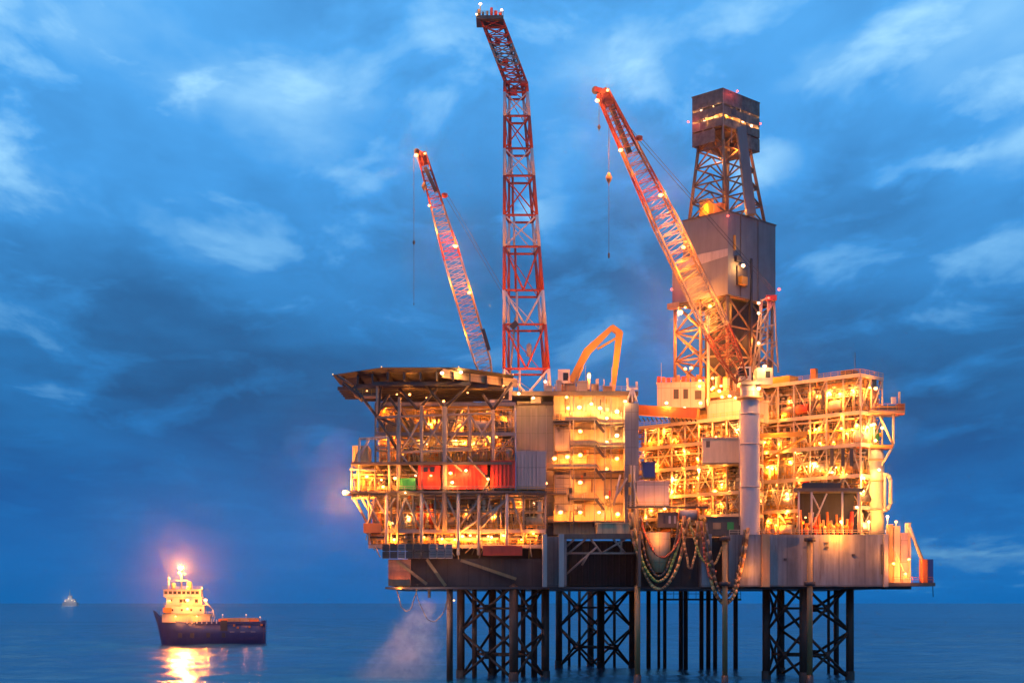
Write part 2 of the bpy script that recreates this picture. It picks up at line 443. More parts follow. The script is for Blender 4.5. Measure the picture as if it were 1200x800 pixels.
# truss in front of recess
rc = [(664, 628), (752, 628)]
MB().box(xp(660, 349), xp(755, 349), 348.6, 350.2, HZ1 - .9, HZ1 + .3).build('top_beam', 'mid', hull)
for a, bb in (((664, 650), (690, 628)), ((690, 628), (705, 648)), ((705, 648), (738, 628)), ((662, 648), (752, 648)), ((664, 672), (700, 640)),
              ((738, 628), (752, 655)), ((676, 628), (664, 640)), ((716, 628), (733, 648)), ((690, 648), (682, 662)), ((728, 630), (728, 648))):
    MB().tube(at(*a, 349.5), at(*bb, 349.5), .28, n=6).build('brace', 'strut', hull)
# diagonal brackets under left wing
for a, bb in (((500, 655), (522, 686)), ((540, 656), (605, 678)), ((465, 657), (500, 684))):
    MB().bar(at(*a, 350.5), at(*bb, 350.5), .5, .7).build('brace', 'ochre', hull)
# cylinder at the front of hull
MB().lathe(at(771, 640, 348), [(0.1, -6.0), (1.9, -6.0), (2.9, -1.2), (2.9, 3.2), (0.1, 3.2)], 20).build('hopper', 'cream', hull)
# plate scribbles: pad eyes, small hatches on the right plate
for px, py in ((969, 636), (969, 641), (948, 640), (1000, 650), (920, 655)):
    p = at(px, py, 345.9); MB().box(p.x - .35, p.x + .35, 345.6, 345.95, p.z - .25, p.z + .25).build('hatch', 'dark', hull)
p = at(1033, 655, 345.9); MB().box(p.x - .12, p.x + .12, 345.55, 345.95, p.z - 3.5, p.z + 3.5).build('ladder', 'dark', hull)
railing(hull, (xp(855, 345.9), 346.2, HZ1), (xp(1040, 345.9), 346.2, HZ1), mat='ivory', r=.06)
railing(hull, (xp(752, 350), 351.2, HZ1 - .3), (xp(851, 350), 351.2, HZ1 - .3), mat='ivory', r=.06)
# under deck walkway at the back
MB().box(xp(772, 415), xp(868, 415), 414, 416, 18.9, 19.4).build('underdeck_walkway', 'dark', hull)
railing(hull, (xp(772, 414), 414, 19.4), (xp(868, 414), 414, 19.4), mat='dark', h=2.4, r=.08)

# ------------------------------------------------------------------ jack-up legs
def leg(label, corners, rad):
    o = empty('support_leg', label, 'support leg', (sum(xp(px, Y) for px, Y in corners) / 4, sum(Y for _, Y in corners) / 4, -2), 0, 'lattice support legs under the hull')
    P = [Vector((xp(px, Y), Y, 0)) for px, Y in corners]
    for i, p in enumerate(P):
        MB().tube((p.x, p.y, -3), (p.x, p.y, 22.2), rad * (1.12 if i == 1 else 1), n=12).build('leg_chord', 'rust', o)
    for p in P: MB().tube((p.x, p.y, -3), (p.x, p.y, 2.0), rad * 1.2, n=12).build('splash_zone', 'black', o)
    for i in range(4):
        a, c = P[i], P[(i + 1) % 4]
        for k in range(2):
            z0, z1 = (0.2, 11.4) if k == 0 else (11.4, 22.4)
            bb = MB(); bb.tube((a.x, a.y, z0), (c.x, c.y, z1), .35, n=7); bb.tube((c.x, c.y, z0), (a.x, a.y, z1), .35, n=7)
            m_ = (z0 + z1) / 2; mx = (a + c) / 2
            bb.tube((mx.x - .001, mx.y, m_ - .9), (mx.x, mx.y, m_ + .9), .62, n=8)
            bb.build('cross_brace', 'rust', o)
        m0 = (P[i] + P[(i + 1) % 4]) / 2; m1 = (P[(i + 1) % 4] + P[(i + 2) % 4]) / 2
        for z in (5.8, 16.9):
            MB().tube((m0.x, m0.y, z), (m1.x, m1.y, z), .3, n=6).build('strut', 'rust', o)
    return o
leg('rusty lattice leg under the low left wing of the hull, below the helideck', [(540, 361), (602, 349.8), (639, 357), (577, 371)], .95)
leg('dark lattice leg standing farther back, between the two nearer lattice legs', [(655, 422), (704, 412), (741, 413), (692, 436)], .95)
leg('rusty lattice leg under the right end of the grey hull', [(898, 357), (942, 350), (996, 355), (915, 376)], .95)

# ------------------------------------------------------------------ conductor piles
def pile(px, Y, r, label, mat='rust', z1=22.0, grp='slim upright piles under the hull', nm='steel_pile'):
    o = MB().tube((xp(px, Y), Y, -3), (xp(px, Y), Y, z1), r, n=12).build(nm, mat)
    return tag(o, label, 'pile', grp)
pile(527, 350, .75, 'outermost left upright pile under the hull, just left of the nearest lattice leg')
pile(556, 362, .6, 'slim pile standing inside the left half of the left lattice leg')
pile(590, 366, .5, 'thin pile just left of the thick front chord of the left lattice leg')
pile(613, 372, .6, 'slim pile right of the thick front chord of the left lattice leg')
pile(626, 364, .75, 'pile close to the right edge of the left lattice leg')
for k, px in enumerate((667, 679, 720)):
    pile(px, 428, .42, ('thin pile near the left edge of the middle lattice leg', 'thin pile left of centre inside the middle lattice leg', 'thin pile in the right half of the middle lattice leg')[k])
MIDP = [(760, .62, 'pile next right of the ochre caisson'), (772, .42, 'left pile of the close pair right of the ochre caisson'), (779, .5, 'right pile of the close pair right of the ochre caisson'),
        (798, .62, 'left pile of the touching pair under the dark walkway'), (803.5, .62, 'right pile of the touching pair under the dark walkway'),
        (822, .6, 'left pile of the three under the tangled hoses'), (830, .62, 'middle pile of the three under the tangled hoses'),
        (838, .6, 'right pile of the three under the tangled hoses'), (862, .65, 'pile standing just right of the lower hose loop')]
for px, r, lb in MIDP: pile(px, 412, r, lb)
pile(971, 392, .4, 'thin far pile inside the right half of the right lattice leg')
pile(980, 385, .7, 'pile behind the right edge of the right lattice leg')
# caissons running up the hull face, their lit tone painted in as ochre
def caisson(px, Y, z1, label, r=.62):
    o = empty('caisson', label, 'caisson', (xp(px, Y), Y, -2), 0, 'ochre caissons')
    MB().tube((xp(px, Y), Y, 1.6), (xp(px, Y), Y, z1), r, n=14).build('pipe', 'ochre', o)
    MB().tube((xp(px, Y), Y, -3), (xp(px, Y), Y, 1.59), r * 1.25, n=14).build('splash_sleeve', 'dark', o)
    if z1 > 30:
        for z in (22.6, z1 - .6):
            MB().tube((xp(px, Y), Y, z - .5), (xp(px, Y), Y, z + .5), r * 2.0, n=14).build('collar', 'dark', o)
    return o
caisson(747, 346.5, 22.2, 'ochre caisson standing in the sea between the left and right halves of the platform', .68)
caisson(849.5, 343.6, 33.6, 'ochre caisson climbing the dark middle of the hull behind the hoses', .62)
caisson(949, 343.8, 33.4, 'ochre caisson with dark collars climbing the grey right hull', .66)

# ------------------------------------------------------------------ generic process module
def frame_of(o): return MAT[o.name]
def ring_valve(b, c, r, fr_n=10): pass
EQM = ['ivory', 'buff', 'cream', 'lgrey', 'ivory', 'buff', 'yellow', 'orange', 'mid', 'ivory', 'cred', 'dark', 'blue', 'green']
EQW = [9, 9, 6, 5, 6, 6, 3, 2.4, 4, 6, 1.6, 2.4, .5, .5]
def pickm(): return random.choices(EQM, EQW)[0]
def equip(o, fr, x0, x1, y0, y1, z0, z1, face):
    """something plausible filling one bay of a process deck"""
    H = z1 - z0; W = (x1 - x0) if face == 'y' else (y1 - y0)
    k = random.random(); cx = (x0 + x1) / 2; cy = (y0 + y1) / 2
    mt = pickm(); D = (y1 - y0) if face == 'y' else (x1 - x0)
    def pt(s, d, z):     # s along face, d depth from face
        return (x0 + s, y0 + d, z) if face == 'y' else (x1 - d, y0 + s, z)
    if k < .2:
        n = random.randint(2, 3)
        for i in range(n):
            c = pt(W * (i + .5) / n, D * .45, z0); r = min(W / n * .38, 1.1); h = H * random.uniform(.5, .85)
            MB(fr).lathe(c, [(.05, 0), (r, .15), (r, h - r * .5), (r * .7, h - r * .15), (.05, h)], 14).build('vessel', mt, o)
    elif k < .38:
        r = min(H * .2, 1.3); z = z0 + r + .6
        a = pt(.3, D * .5, z); c = pt(W - .3, D * .5, z)
        bb = MB(fr); bb.tube(a, c, r, n=16); bb.build('drum', mt, o)
        for s in (.25, .75):
            MB(fr).bar(pt(W * s, D * .5, z0), pt(W * s, D * .5, z - r * .5), 1.4, .3).build('saddle', 'mid', o)
    elif k < .62:
        bb = MB(fr)
        for i in range(random.randint(3, 6)):
            z = z0 + H * random.uniform(.35, .92); r = random.uniform(.09, .26); d = random.uniform(.2, D * .8)
            bb.tube(pt(-.2, d, z), pt(W + .2, d, z), r, n=6)
            if random.random() < .7: bb.tube(pt(W * random.random(), d, z), pt(W * random.random(), d, z0), r, n=6)
        bb.build('pipework', mt, o)
    elif k < .78:
        w = W * random.uniform(.4, .8); h = H * random.uniform(.35, .7); s0 = random.uniform(.1, W - w)
        a = pt(s0, .5, z0); c = pt(s0 + w, min(D * .8, 2.5), z0 + h)
        MB(fr).box(min(a[0], c[0]), max(a[0], c[0]), min(a[1], c[1]), max(a[1], c[1]), z0 + .1, z0 + h).build('equipment_cabinet', mt, o)
    elif k < .9:
        bb = MB(fr)
        for i in range(random.randint(3, 5)):
            s = W * random.random(); r = random.uniform(.1, .3); d = random.uniform(.2, D * .7)
            zt = z0 + H * random.uniform(.5, .98)
            bb.tube(pt(s, d, z0), pt(s, d, zt), r, n=6); bb.tube(pt(s, d, zt), pt(min(W, s + 1.5), d, zt), r, n=6)
            bb.tube(pt(s, d, z0 + H * .3), pt(s, d, z0 + H * .36), r * 2, n=8)
        bb.build('riser_pipes', mt, o)
    else:
        bb = MB(fr)
        a = Vector(pt(W * .1, .6, z0)); c = Vector(pt(W * .9, .6, z1))
        for dd in (0, .8):
            q = Vector((0, dd, 0)) if face == 'y' else Vector((-dd, 0, 0))
            bb.bar(a + q, c + q, .15, .35); bb.bar(a + q + Vector((0, 0, 1)), c + q + Vector((0, 0, 1)), .08)
        for i in range(9):
            t_ = (i + .5) / 9; q = Vector((0, .8, 0)) if face == 'y' else Vector((-.8, 0, 0))
            bb.bar(a.lerp(c, t_), a.lerp(c, t_) + q, .3, .06)
        bb.build('stair', 'strut', o)

def fittings(o, fr, x0, x1, y0, y1, z0, z1, face):
    """the small stuff of a bay: valves, junction boxes, conduit, short pipe ends"""
    for mt in random.sample(['ivory', 'buff', 'mid', 'yellow', 'lgrey', 'orange', 'cream', 'dark'], 3):
        bb = MB(fr); prev = None
        for i in range(10):
            x = random.uniform(x0, x1 - .3); y = random.uniform(y0, y1 * .7 if face == 'y' else y1 - .3); z = random.uniform(z0, z1 - .8)
            q = random.random()
            if prev is not None:
                bb.tube(prev, (x + .05, prev[1], prev[2]), .035, n=4); bb.tube((x + .05, prev[1], prev[2]), (x + .05, y + .05, prev[2]), .035, n=4); bb.tube((x + .05, y + .05, prev[2]), (x + .05, y + .05, z + .05), .035, n=4)
            prev = (x + .05, y + .05, z + .05)
            if q < .35: bb.box(x, x + random.uniform(.2, .8), y, y + random.uniform(.2, .6), z, z + random.uniform(.2, 1.0))
            elif q < .6: bb.tube((x, y, z0), (x, y, z), random.uniform(.05, .14), n=5)
            elif q < .8: L_ = random.uniform(.6, 2.4); bb.tube((x, y, z), (min(x + L_, x1), y, z), random.uniform(.06, .16), n=5)
            else:
                h_ = random.uniform(.3, .9); bb.tube((x, y, z), (x, y, z + h_), random.uniform(.15, .4), n=7)
        bb.build('conduit_run', mt, o)

def module(name, label, cat, px, Y, ang, Lx, Ly, levels, bay=5.0, wall='cream', steel='ivory', setback=3.6, skip=(), braces=.55, group=None, eq=.9, deckm='buff', rail='yellow', setbacks=None):
    o = empty(name, label, cat, (xp(px, Y), Y, levels[0]), ang, group)
    fr = MAT[o.name] @ Matrix.Translation((0, 0, -levels[0]))
    nx = max(1, round(Lx / bay)); ny = max(1, round(Ly / bay)); bx = Lx / nx; by = Ly / ny
    for li, z in enumerate(levels):
        MB(fr).box(-Lx, 0, 0, Ly, z - .25, z).build('deck_floor', deckm, o)
        MB(fr).box(-Lx - .1, .12, -.25, -.003, z - .75, z + .12).build('edge_beam', steel, o)
        MB(fr).box(.003, .25, -.1, Ly, z - .74, z + .11).build('edge_beam', steel, o)
        if li not in skip:
            railing(o, (-Lx, -.1, z), (0, -.1, z), mat=rail, fr=fr); railing(o, (.1, 0, z), (.1, Ly, z), mat=rail, fr=fr)
        for i in range(nx * 2):    # beams under deck
            x = -Lx + (i + .5) * Lx / nx / 2
            if li: MB(fr).box(x - .12, x + .12, .05, setback, z - .6, z - .26).build('joist', deckm, o)
    for i in range(nx + 1):
        x = -i * bx
        MB(fr).tube((x, .15, levels[0]), (x, .15, levels[-1] - .1), .24, n=7).build('column', steel, o)
    for j in range(1, ny + 1):
        MB(fr).tube((-.15, j * by, levels[0]), (-.15, j * by, levels[-1] - .1), .24, n=7).build('column', steel, o)
    for li in range(len(levels) - 1):
        z0, z1 = levels[li], levels[li + 1] - .3
        sb = setback + random.uniform(-1.4, .8)
        MB(fr).box(-Lx + .2, -sb * .6, sb + 2.2, Ly - .2, z0, z1).build('bulkhead', wall if li % 2 else random.choice([wall, 'buff']), o)
        for i in range(nx):
            x1 = -i * bx; x0 = x1 - bx; q = random.random()
            if q < .62:
                zc = z1 if random.random() < .6 else z0 + (z1 - z0) * random.uniform(.5, .8)
                MB(fr).box(x0 + random.uniform(0, 1.5), x1 - random.uniform(.02, 1.2) - (sb * .6 if i == 0 else 0), sb + random.uniform(-.6, .8), sb + 1.7, z0, zc).build('partition', random.choice([wall, 'buff', 'mid', 'lgrey', 'dark', wall, 'ivory']), o)
            fittings(o, fr, x0, x1, .25, sb, z0, z1, 'y')
        for j in range(ny): fittings(o, fr, -sb * .5, -.1, j * by, j * by + by, z0, z1, 'x')
        for k in range(5):
            z = z0 + (z1 - z0) * random.uniform(.4, .97); d = random.uniform(.1, 1.2)
            MB(fr).tube((-Lx, d, z), (-d, d, z), random.uniform(.08, .22), n=6).build('header_pipe', pickm(), o)
        for i in range(nx):
            x1 = -i * bx; x0 = x1 - bx
            if random.random() < braces:
                bb = MB(fr); s = random.random()
                if s < .35: bb.tube((x0, 0, z0), (x1, 0, z1), .15, n=5)
                elif s < .6: bb.tube((x1, 0, z0), (x0, 0, z1), .15, n=5)
                elif s < .8: bb.tube((x0, 0, z0), ((x0 + x1) / 2, 0, z1), .14, n=5); bb.tube((x1, 0, z0), ((x0 + x1) / 2, 0, z1), .14, n=5)
                else: bb.tube((x0, 0, z0), (x1, 0, z1), .13, n=5); bb.tube((x1, 0, z0), (x0, 0, z1), .13, n=5)
                bb.build('brace', steel, o)
            if random.random() < eq: equip(o, fr, x0 + .3, x1 - .3, .4, sb - .1, z0, z1, 'y')
            if random.random() < eq * .6: equip(o, fr, x0 + .3, x1 - .3, .3, sb * .6, z0, z1, 'y')
        for j in range(ny):
            y0 = j * by; y1 = y0 + by
            if random.random() < braces:
                MB(fr).tube((0, y0, z0), (0, y1, z1), .15, n=5).build('brace', steel, o)
            if random.random() < eq: equip(o, fr, -sb * .55, -.3, y0 + .3, y1 - .3, z0, z1, 'x')
    return o, fr
A45 = R(-45)
def yface(px, X0, Y0, dep=0.0):     # depth of the 45 degree left-front face seen at px
    k = (px - 600) / F
    return (X0 + Y0) / (1 + k) + dep

# --- right module
rX, rY = xp(1008, 352), 352.0
rmod, rfr = module('process_module', 'tall open process module of many lit decks at the right end of the platform', 'process module', 1008, rY, A45, 42, 10,
                   [34.3, 41.0, 48.5, 55.8, 63.4, 72.2], bay=4.7, braces=.6)
# --- middle module
mX, mY = xp(868, 358), 358.0
mmod, mfr = module('process_module', 'lit process module with pipework between the accommodation block and the white crane column', 'process module', 868, mY, A45, 34, 9,
                   [34.3, 39.6, 45.0, 51.8, 57.6, 63.0], bay=4.4, braces=.5)

def wl(parent, pts, yf, power=1500, col=WARM, jitter=.15, dep=0.0, size=.85):
    for px, py in pts:
        Y = (yf(px) if callable(yf) else yf) + dep
        c = WHT if random.random() < .25 else col
        k_ = random.uniform(.35, 1.6); lamp(parent, at(px, py, Y), power * k_, c, size * (.5 + .45 * k_))
rf_ = lambda px: yface(px, rX, rY)
mf_ = lambda px: yface(px, mX, mY)
wl(rmod, [(949, 460), (958, 463), (972, 460), (984, 461), (999, 457)], rf_, 1700, dep=1.2)
wl(rmod, [(896, 518), (913, 519), (921, 524), (911, 533), (933, 527), (961, 519), (977, 518), (983, 522), (999, 520), (956, 503), (986, 502), (999, 503), (1004, 498)], rf_, 1200, dep=1.0)
wl(rmod, [(905, 573), (922, 578), (921, 601), (911, 568), (934, 560), (975, 553), (992, 556), (905, 548), (926, 541), (954, 543), (938, 480), (925, 470), (900, 610), (948, 590), (892, 585)], rf_, 1100, dep=1.0)
wl(rmod, [(1019, 454), (1026, 455), (1016, 500), (1024, 497)], 354, 1300)
wl(mmod, [(778, 503), (802, 527), (818, 537), (801, 549), (819, 549), (818, 559), (788, 560), (788, 575), (819, 580), (838, 575), (855, 576)], mf_, 1200, dep=.8)
wl(mmod, [(763, 500), (756, 530), (790, 515), (835, 505), (850, 555), (795, 597), (830, 600), (866, 502), (845, 590), (770, 545)], mf_, 900, dep=1.5, size=.5)
wl(mmod, [(763, 598), (779, 596)], 352, 1300)

# smaller work lamps scattered along the deck edges
for i in range(34):
    px = random.uniform(892, 1004); py = random.choice([462, 490, 505, 530, 548, 562, 585, 600, 612]) + random.uniform(-5, 5)
    lamp(rmod, at(px, py, rf_(px) + random.uniform(-.5, 1.2)), random.uniform(150, 800), random.choice([WARM, WARM, (1, .24, .02), WHT]), random.uniform(.3, .6))
for i in range(26):
    px = random.uniform(752, 862); py = random.choice([498, 512, 528, 548, 568, 585, 602]) + random.uniform(-5, 5)
    lamp(mmod, at(px, py, mf_(px) + random.uniform(-.5, 1.2)), random.uniform(150, 800), random.choice([WARM, WARM, (1, .24, .02), WHT]), random.uniform(.3, .6))

# ------------------------------------------------------------------ lower left trussed decks
lmod, lfr = module('trussed_deck', 'open trussed deck hanging over the low left wing of the hull, full of pipework', 'deck module', 639, 351.5, 0.0, 41.5, 22,
                   [31.8, 35.4, 44.3], bay=5.2, wall='cream', steel='strut', braces=0, setback=4.4, eq=.95, deckm='mid')
for a, bb in (((430, 620), (440, 583)), ((440, 583), (463, 622)), ((463, 622), (475, 583)), ((475, 583), (494, 622)), ((513, 620), (522, 580)), ((522, 580), (537, 612)),
              ((537, 618), (572, 572)), ((463, 583), (452, 600)), ((540, 622), (600, 583)), ((560, 622), (592, 586)), ((494, 580), (513, 620)), ((600, 583), (612, 622)), ((430, 583), (448, 622))):
    MB().tube(at(*a, 350.9), at(*bb, 350.9), .3, n=7).build('brace', 'strut', lmod)
for px in (453, 494, 537, 561, 594):
    MB().tube(at(px, 650, 350.4), at(px, 575, 350.4), .42, n=8).build('post', 'lgrey' if px != 561 else 'strut', lmod)
wl(lmod, [(459, 613), (462, 632), (497, 629), (518, 631), (533, 632), (542, 628), (551, 627), (560, 628), (572, 628), (576, 629), (590, 627), (611, 632), (625, 625)], 351.6, 1000, size=.75)
wl(lmod, [(447, 598), (480, 604), (505, 600), (548, 600), (580, 604), (610, 590), (620, 612)], 353.5, 900, size=.4)
rb = random.Random(5)
for i in range(26):
    px = 432 + i * 7.5 + rb.uniform(-3, 3); top = rb.choice([583, 600, 622]); L_ = rb.uniform(14, 38); dxp = rb.uniform(-16, 16); Yb = rb.uniform(351.5, 354.5)
    MB().tube(at(px, top, Yb), at(px + dxp, top + L_, Yb), rb.uniform(.1, .2), n=6).build('scaffold_tube', rb.choice(['strut', 'buff', 'ivory']), lmod)
for i in range(14):
    px = 440 + i * 14 + rb.uniform(-4, 4)
    MB().tube(at(px, 640, 351), at(px + rb.uniform(-9, 9), 640 + rb.uniform(6, 16), 351), .14, n=6).build('hanger', rb.choice(['strut', 'buff']), lmod)
# left outreach, tapering brackets
for a, bb in (((412, 578), (430, 612)), ((421, 578), (446, 622)), ((430, 612), (437, 640)), ((412, 583), (640, 583))):
    MB().tube(at(*a, 352.5), at(*bb, 352.5), .32, n=7).build('brace', 'strut', lmod)
MB().box(xp(412, 352), xp(445, 352), 352, 366, 43.6, 44.25).build('outreach_floor', 'mid', lmod)
MB().box(xp(426, 351), xp(447, 351), 350.6, 362, 34.7, 36.9).build('end_box', 'orange', lmod)
MB().box(xp(566, 349.6), xp(612, 349.6), 348.8, 351.2, 29.3, 31.6).build('pink_tank', 'cred', lmod)
# louvred coolers below
cool = empty('cooler_bank', 'bank of grey louvred cooler panels hanging under the left trussed deck', 'cooler', (xp(490, 349), 349, 28.5))
for r_ in range(2):
    for i in range(9):
        p = xp(448 + i * 9.2, 349); z = 28.6 + r_ * 1.75
        MB().box(p, p + 1.65, 349, 350.6, z, z + 1.6).build('cooler_panel', 'lgrey' if i > 5 or i == 2 else 'mid', cool)
        bb = MB()
        for k in range(4): bb.box(p + .1, p + 1.55, 348.9, 348.995, z + .2 + k * .36, z + .34 + k * .36)
        bb.build('louvre', 'dark', cool)

# ------------------------------------------------------------------ middle-left service deck + containers
smod, sfr = module('service_deck', 'railed service deck storey carrying the row of red containers', 'deck module', 603, 353.5, 0.0, 38.5, 22,
                   [44.4, 51.4], bay=5.4, wall='ivory', steel='strut', braces=.25, setback=6.0, eq=.8, deckm='mid', skip=(1,))
umod, ufr = module('service_deck', 'upper lit deck block with pipework directly behind the helideck trusswork', 'deck module', 603, 354.2, 0.0, 33.0, 20,
                   [51.5, 58.5, 65.6], bay=5.5, wall='cream', steel='strut', braces=.25, setback=5.5, eq=.85, deckm='mid', skip=(2,))
wl(smod, [(430, 558), (447, 562), (449, 570), (463, 560), (475, 577), (487, 557), (505, 557), (528, 554), (546, 551), (572, 561), (530, 565)], 349.8, 700, size=.8)
wl(umod, [(494, 480), (548, 479), (562, 453), (535, 515), (545, 518), (556, 519), (575, 513), (582, 512), (455, 510), (470, 530), (505, 497), (520, 470), (570, 475), (480, 462), (590, 465), (452, 478), (510, 492), (540, 500), (562, 500), (474, 498), (500, 520), (592, 490)], 356.2, 1200, size=.6)
def container(px0, px1, py0, py1, Y, D, mat, label, grp='freight containers'):
    x0, x1 = xp(px0, Y), xp(px1, Y); z0, z1 = zy(py1, Y), zy(py0, Y)
    o = empty('container', label, 'container', ((x0 + x1) / 2, Y + D / 2, z0), 0, grp)
    MB().box(x0 + .06, x1 - .06, Y + .06, Y + D, z0 + .1, z1 - .1).build('shell', mat, o)
    bb = MB(); n = int((x1 - x0 - .6) / .9)
    for i in range(n): bb.box(x0 + .35 + i * .9, x0 + .75 + i * .9, Y - .14, Y + .058, z0 + .3, z1 - .3)
    bb.build('corrugation', mat, o)
    bb = MB()
    for x in (x0, x1 - .2): bb.box(x, x + .2, Y - .03, Y + .2, z0, z1)
    for z in (z0, z1 - .22): bb.box(x0 + .2, x1 - .2, Y - .02, Y + .2, z, z + .22)
    bb.build('frame', mat, o)
    return o
c1 = container(490, 516, 545, 573, 350.6, 6, 'cred', 'red container with two dark windows standing left among the containers under the helideck')
p = at(499, 550, 350.5)
for k in range(2): MB().box(p.x + k * 1.5 - .5, p.x + k * 1.5 + .5, 350.3, 350.55, p.z - .6, p.z + .5).build('window', 'glass', c1)
container(517.5, 571, 541, 573, 351.2, 6, 'cred', 'long red container in the middle of the row under the helideck')
container(575, 604, 539, 571, 350.4, 6, 'cred', 'darker red container with ribbed side right beside the pale cabin')
container(468, 487, 560, 574, 350.4, 4, 'green', 'low green skip left of the red containers')
container(605, 640, 528, 573, 351.5, 8, 'pink', 'pale pinkish cabin between the red container and the lit stair front')
container(413, 432, 522, 545, 356, 8, 'cream', 'small cream cabin at the far left end of the service deck')
railing(smod, (xp(412, 350), 349.9, 44.4), (xp(640, 350), 349.9, 44.4), mat='strut')
MB().box(xp(410, 349.6), xp(641, 349.6), 349.6, 353.4, 43.95, 44.38).build('walkway', 'mid', smod)
MB().box(xp(411, 350), xp(600, 350), 350.2, 353.3, 50.6, 51.2).build('walkway', 'mid', smod)
# white frame at left
fr_ = empty('access_frame', 'pale steel portal frame standing at the far left edge of the service deck', 'frame', (xp(425, 352), 352, 44))
for a, bb in (((421, 575), (421, 514)), ((421, 514), (455, 512)), ((455, 512), (457, 575)), ((421, 535), (432, 515)), ((410, 549), (440, 551))):
    MB().tube(at(*a, 351.5), at(*bb, 351.5), .32, n=7).build('post', 'lgrey', fr_)
# flare light boom at left
fb = empty('lamp_arm', 'short arm with a very bright lamp sticking out left of the service deck', 'lamp', at(412, 578, 352))
MB().tube(at(414, 580, 352), at(405, 579, 352), .25, n=6).build('arm', 'orange', fb)
lamp(fb, at(405, 577, 351.5), 34000, WARM, 1.5, off=(-1.3, -1.2, .2))

# ------------------------------------------------------------------ helideck
hel = empty('helideck', 'octagonal helideck on dark girders high on the left of the platform', 'helideck', (xp(497, 366), 366, 66))
cxh, cyh = xp(498, 366), 366.0
def octo(rx, ry, n=8, a0=22.5): return [(cxh + rx * math.cos(R(a0 + i * 360 / n)), cyh + ry * math.sin(R(a0 + i * 360 / n))) for i in range(n)]
oc = octo(23.0, 20.5); zt = 72.3
MB().prism(octo(21.0, 18.7), zt - .35, zt).build('deck_plate', 'dark', hel)
# perimeter net, one panel per side
oi, oo = octo(21.0, 18.7), octo(23.4, 21.0)
for i in range(8):
    j = (i + 1) % 8; bb = MB()
    a, c, d, e = [Vector((*oi[i], zt - .25)), Vector((*oi[j], zt - .25)), Vector((*oo[j], zt + .45)), Vector((*oo[i], zt + .45))]
    for k in range(9): bb.bar(a.lerp(c, k / 8), e.lerp(d, k / 8), .14)
    for k in range(5): bb.bar(a.lerp(e, k / 4), c.lerp(d, k / 4), .10)
    # mesh slab
    q = [a, c, d, e]; bb._add(q + [x_ - Vector((0, 0, .05)) for x_ in q], [(0, 1, 2, 3), (7, 6, 5, 4)])
    bb.build('safety_net', 'net', hel)
for i in range(-5, 6):   # girders front to back and across
    x = cxh + i * 3.8; h = 18.5 * min(1, (1.38 - abs(i * 3.8) / 21.5)) if abs(i) > 2 else 18.5
    MB().box(x - .2, x + .2, cyh - h, cyh + h, zt - 2.3, zt - .36).build('girder', 'dark', hel)
for i in range(-4, 5):
    y = cyh + i * 3.9; h = 20.5 * min(1, (1.38 - abs(i * 3.9) / 19)) if abs(i) > 2 else 20.5
    MB().box(cxh - h, cxh + h, y - .2, y + .2, zt - 3.2, zt - 2.31).build('girder', 'dark', hel)
# fascia on the right rear edge
a, c = Vector((*oc[7], 0)), Vector((*oc[0], 0))
bb = MB(); bb.bar((xp(519, 347.5), 346.2, 71.4), (xp(606, 361), 361, 71.2), .35, 2.0); bb.build('fascia', 'cream', hel)
# support trusswork
Yt = 351.0
tr = [((441, 487), (414, 452)), ((441, 487), (456, 462)), ((442, 487), (447, 452)), ((490, 480), (468, 455)), ((490, 480), (512, 455)), ((521, 478), (497, 448)), ((521, 478), (552, 448)),
      ((578, 480), (566, 462)), ((578, 480), (600, 448)), ((414, 452), (395, 440)), ((425, 470), (402, 446)), ((468, 500), (441, 487)), ((441, 487), (468, 530)), ((456, 465), (480, 500))]
for a, bb in tr: MB().tube(at(*a, Yt), at(*bb, Yt + 1), .36, n=7).build('strut', 'dark', hel)
for px, p0, p1, r in ((468, 465, 575, .38), (494, 475, 575, .42), (521, 476, 622, .62), (578, 480, 575, .38), (551, 486, 528, .34), (442, 452, 490, .32), (466, 485, 640, .3)):
    MB().tube(at(px, p1, Yt), at(px, p0, Yt), r, n=9).build('support_post', 'strut', hel)
for a, bb in (((442, 489), (580, 484)), ((470, 530), (550, 527)), ((494, 488), (521, 526)), ((521, 488), (494, 526)), ((523, 520), (551, 487)), ((551, 487), (578, 526)), ((470, 495), (494, 528)),
              ((494, 490), (470, 528)), ((578, 488), (556, 522)), ((521, 532), (541, 552)), ((548, 535), (573, 563)), ((573, 563), (566, 575)), ((523, 526), (551, 524)), ((470, 533), (494, 560))):
    MB().tube(at(*a, Yt - .1), at(*bb, Yt - .1), .27, n=6).build('brace', 'strut', hel)
# hanging gallery left under deck
MB().box(xp(415, 352), xp(446, 352), 351.5, 356, zy(464, 352), zy(462, 352)).build('gallery', 'mid', hel)
railing(hel, (xp(415, 352), 351.6, zy(462, 352)), (xp(446, 352), 351.6, zy(462, 352)), mat='yellow')
for px, py in ((518, 437), (540, 436)): lamp(hel, at(px, py, 345.4 + (px - 518) * .15), 700, WHT, 1.0)
for px, py in ((430, 458), (500, 466), (548, 460), (590, 452), (465, 462)): lamp(hel, at(px, py, 354), 130, WARM, .45)
for i in range(8):      # small green edge lights
    p = oo[i]; MB().box(p[0] - .12, p[0] + .12, p[1] - .12, p[1] + .12, zt + .5, zt + .75).build('edge_light', 'winlit', hel)

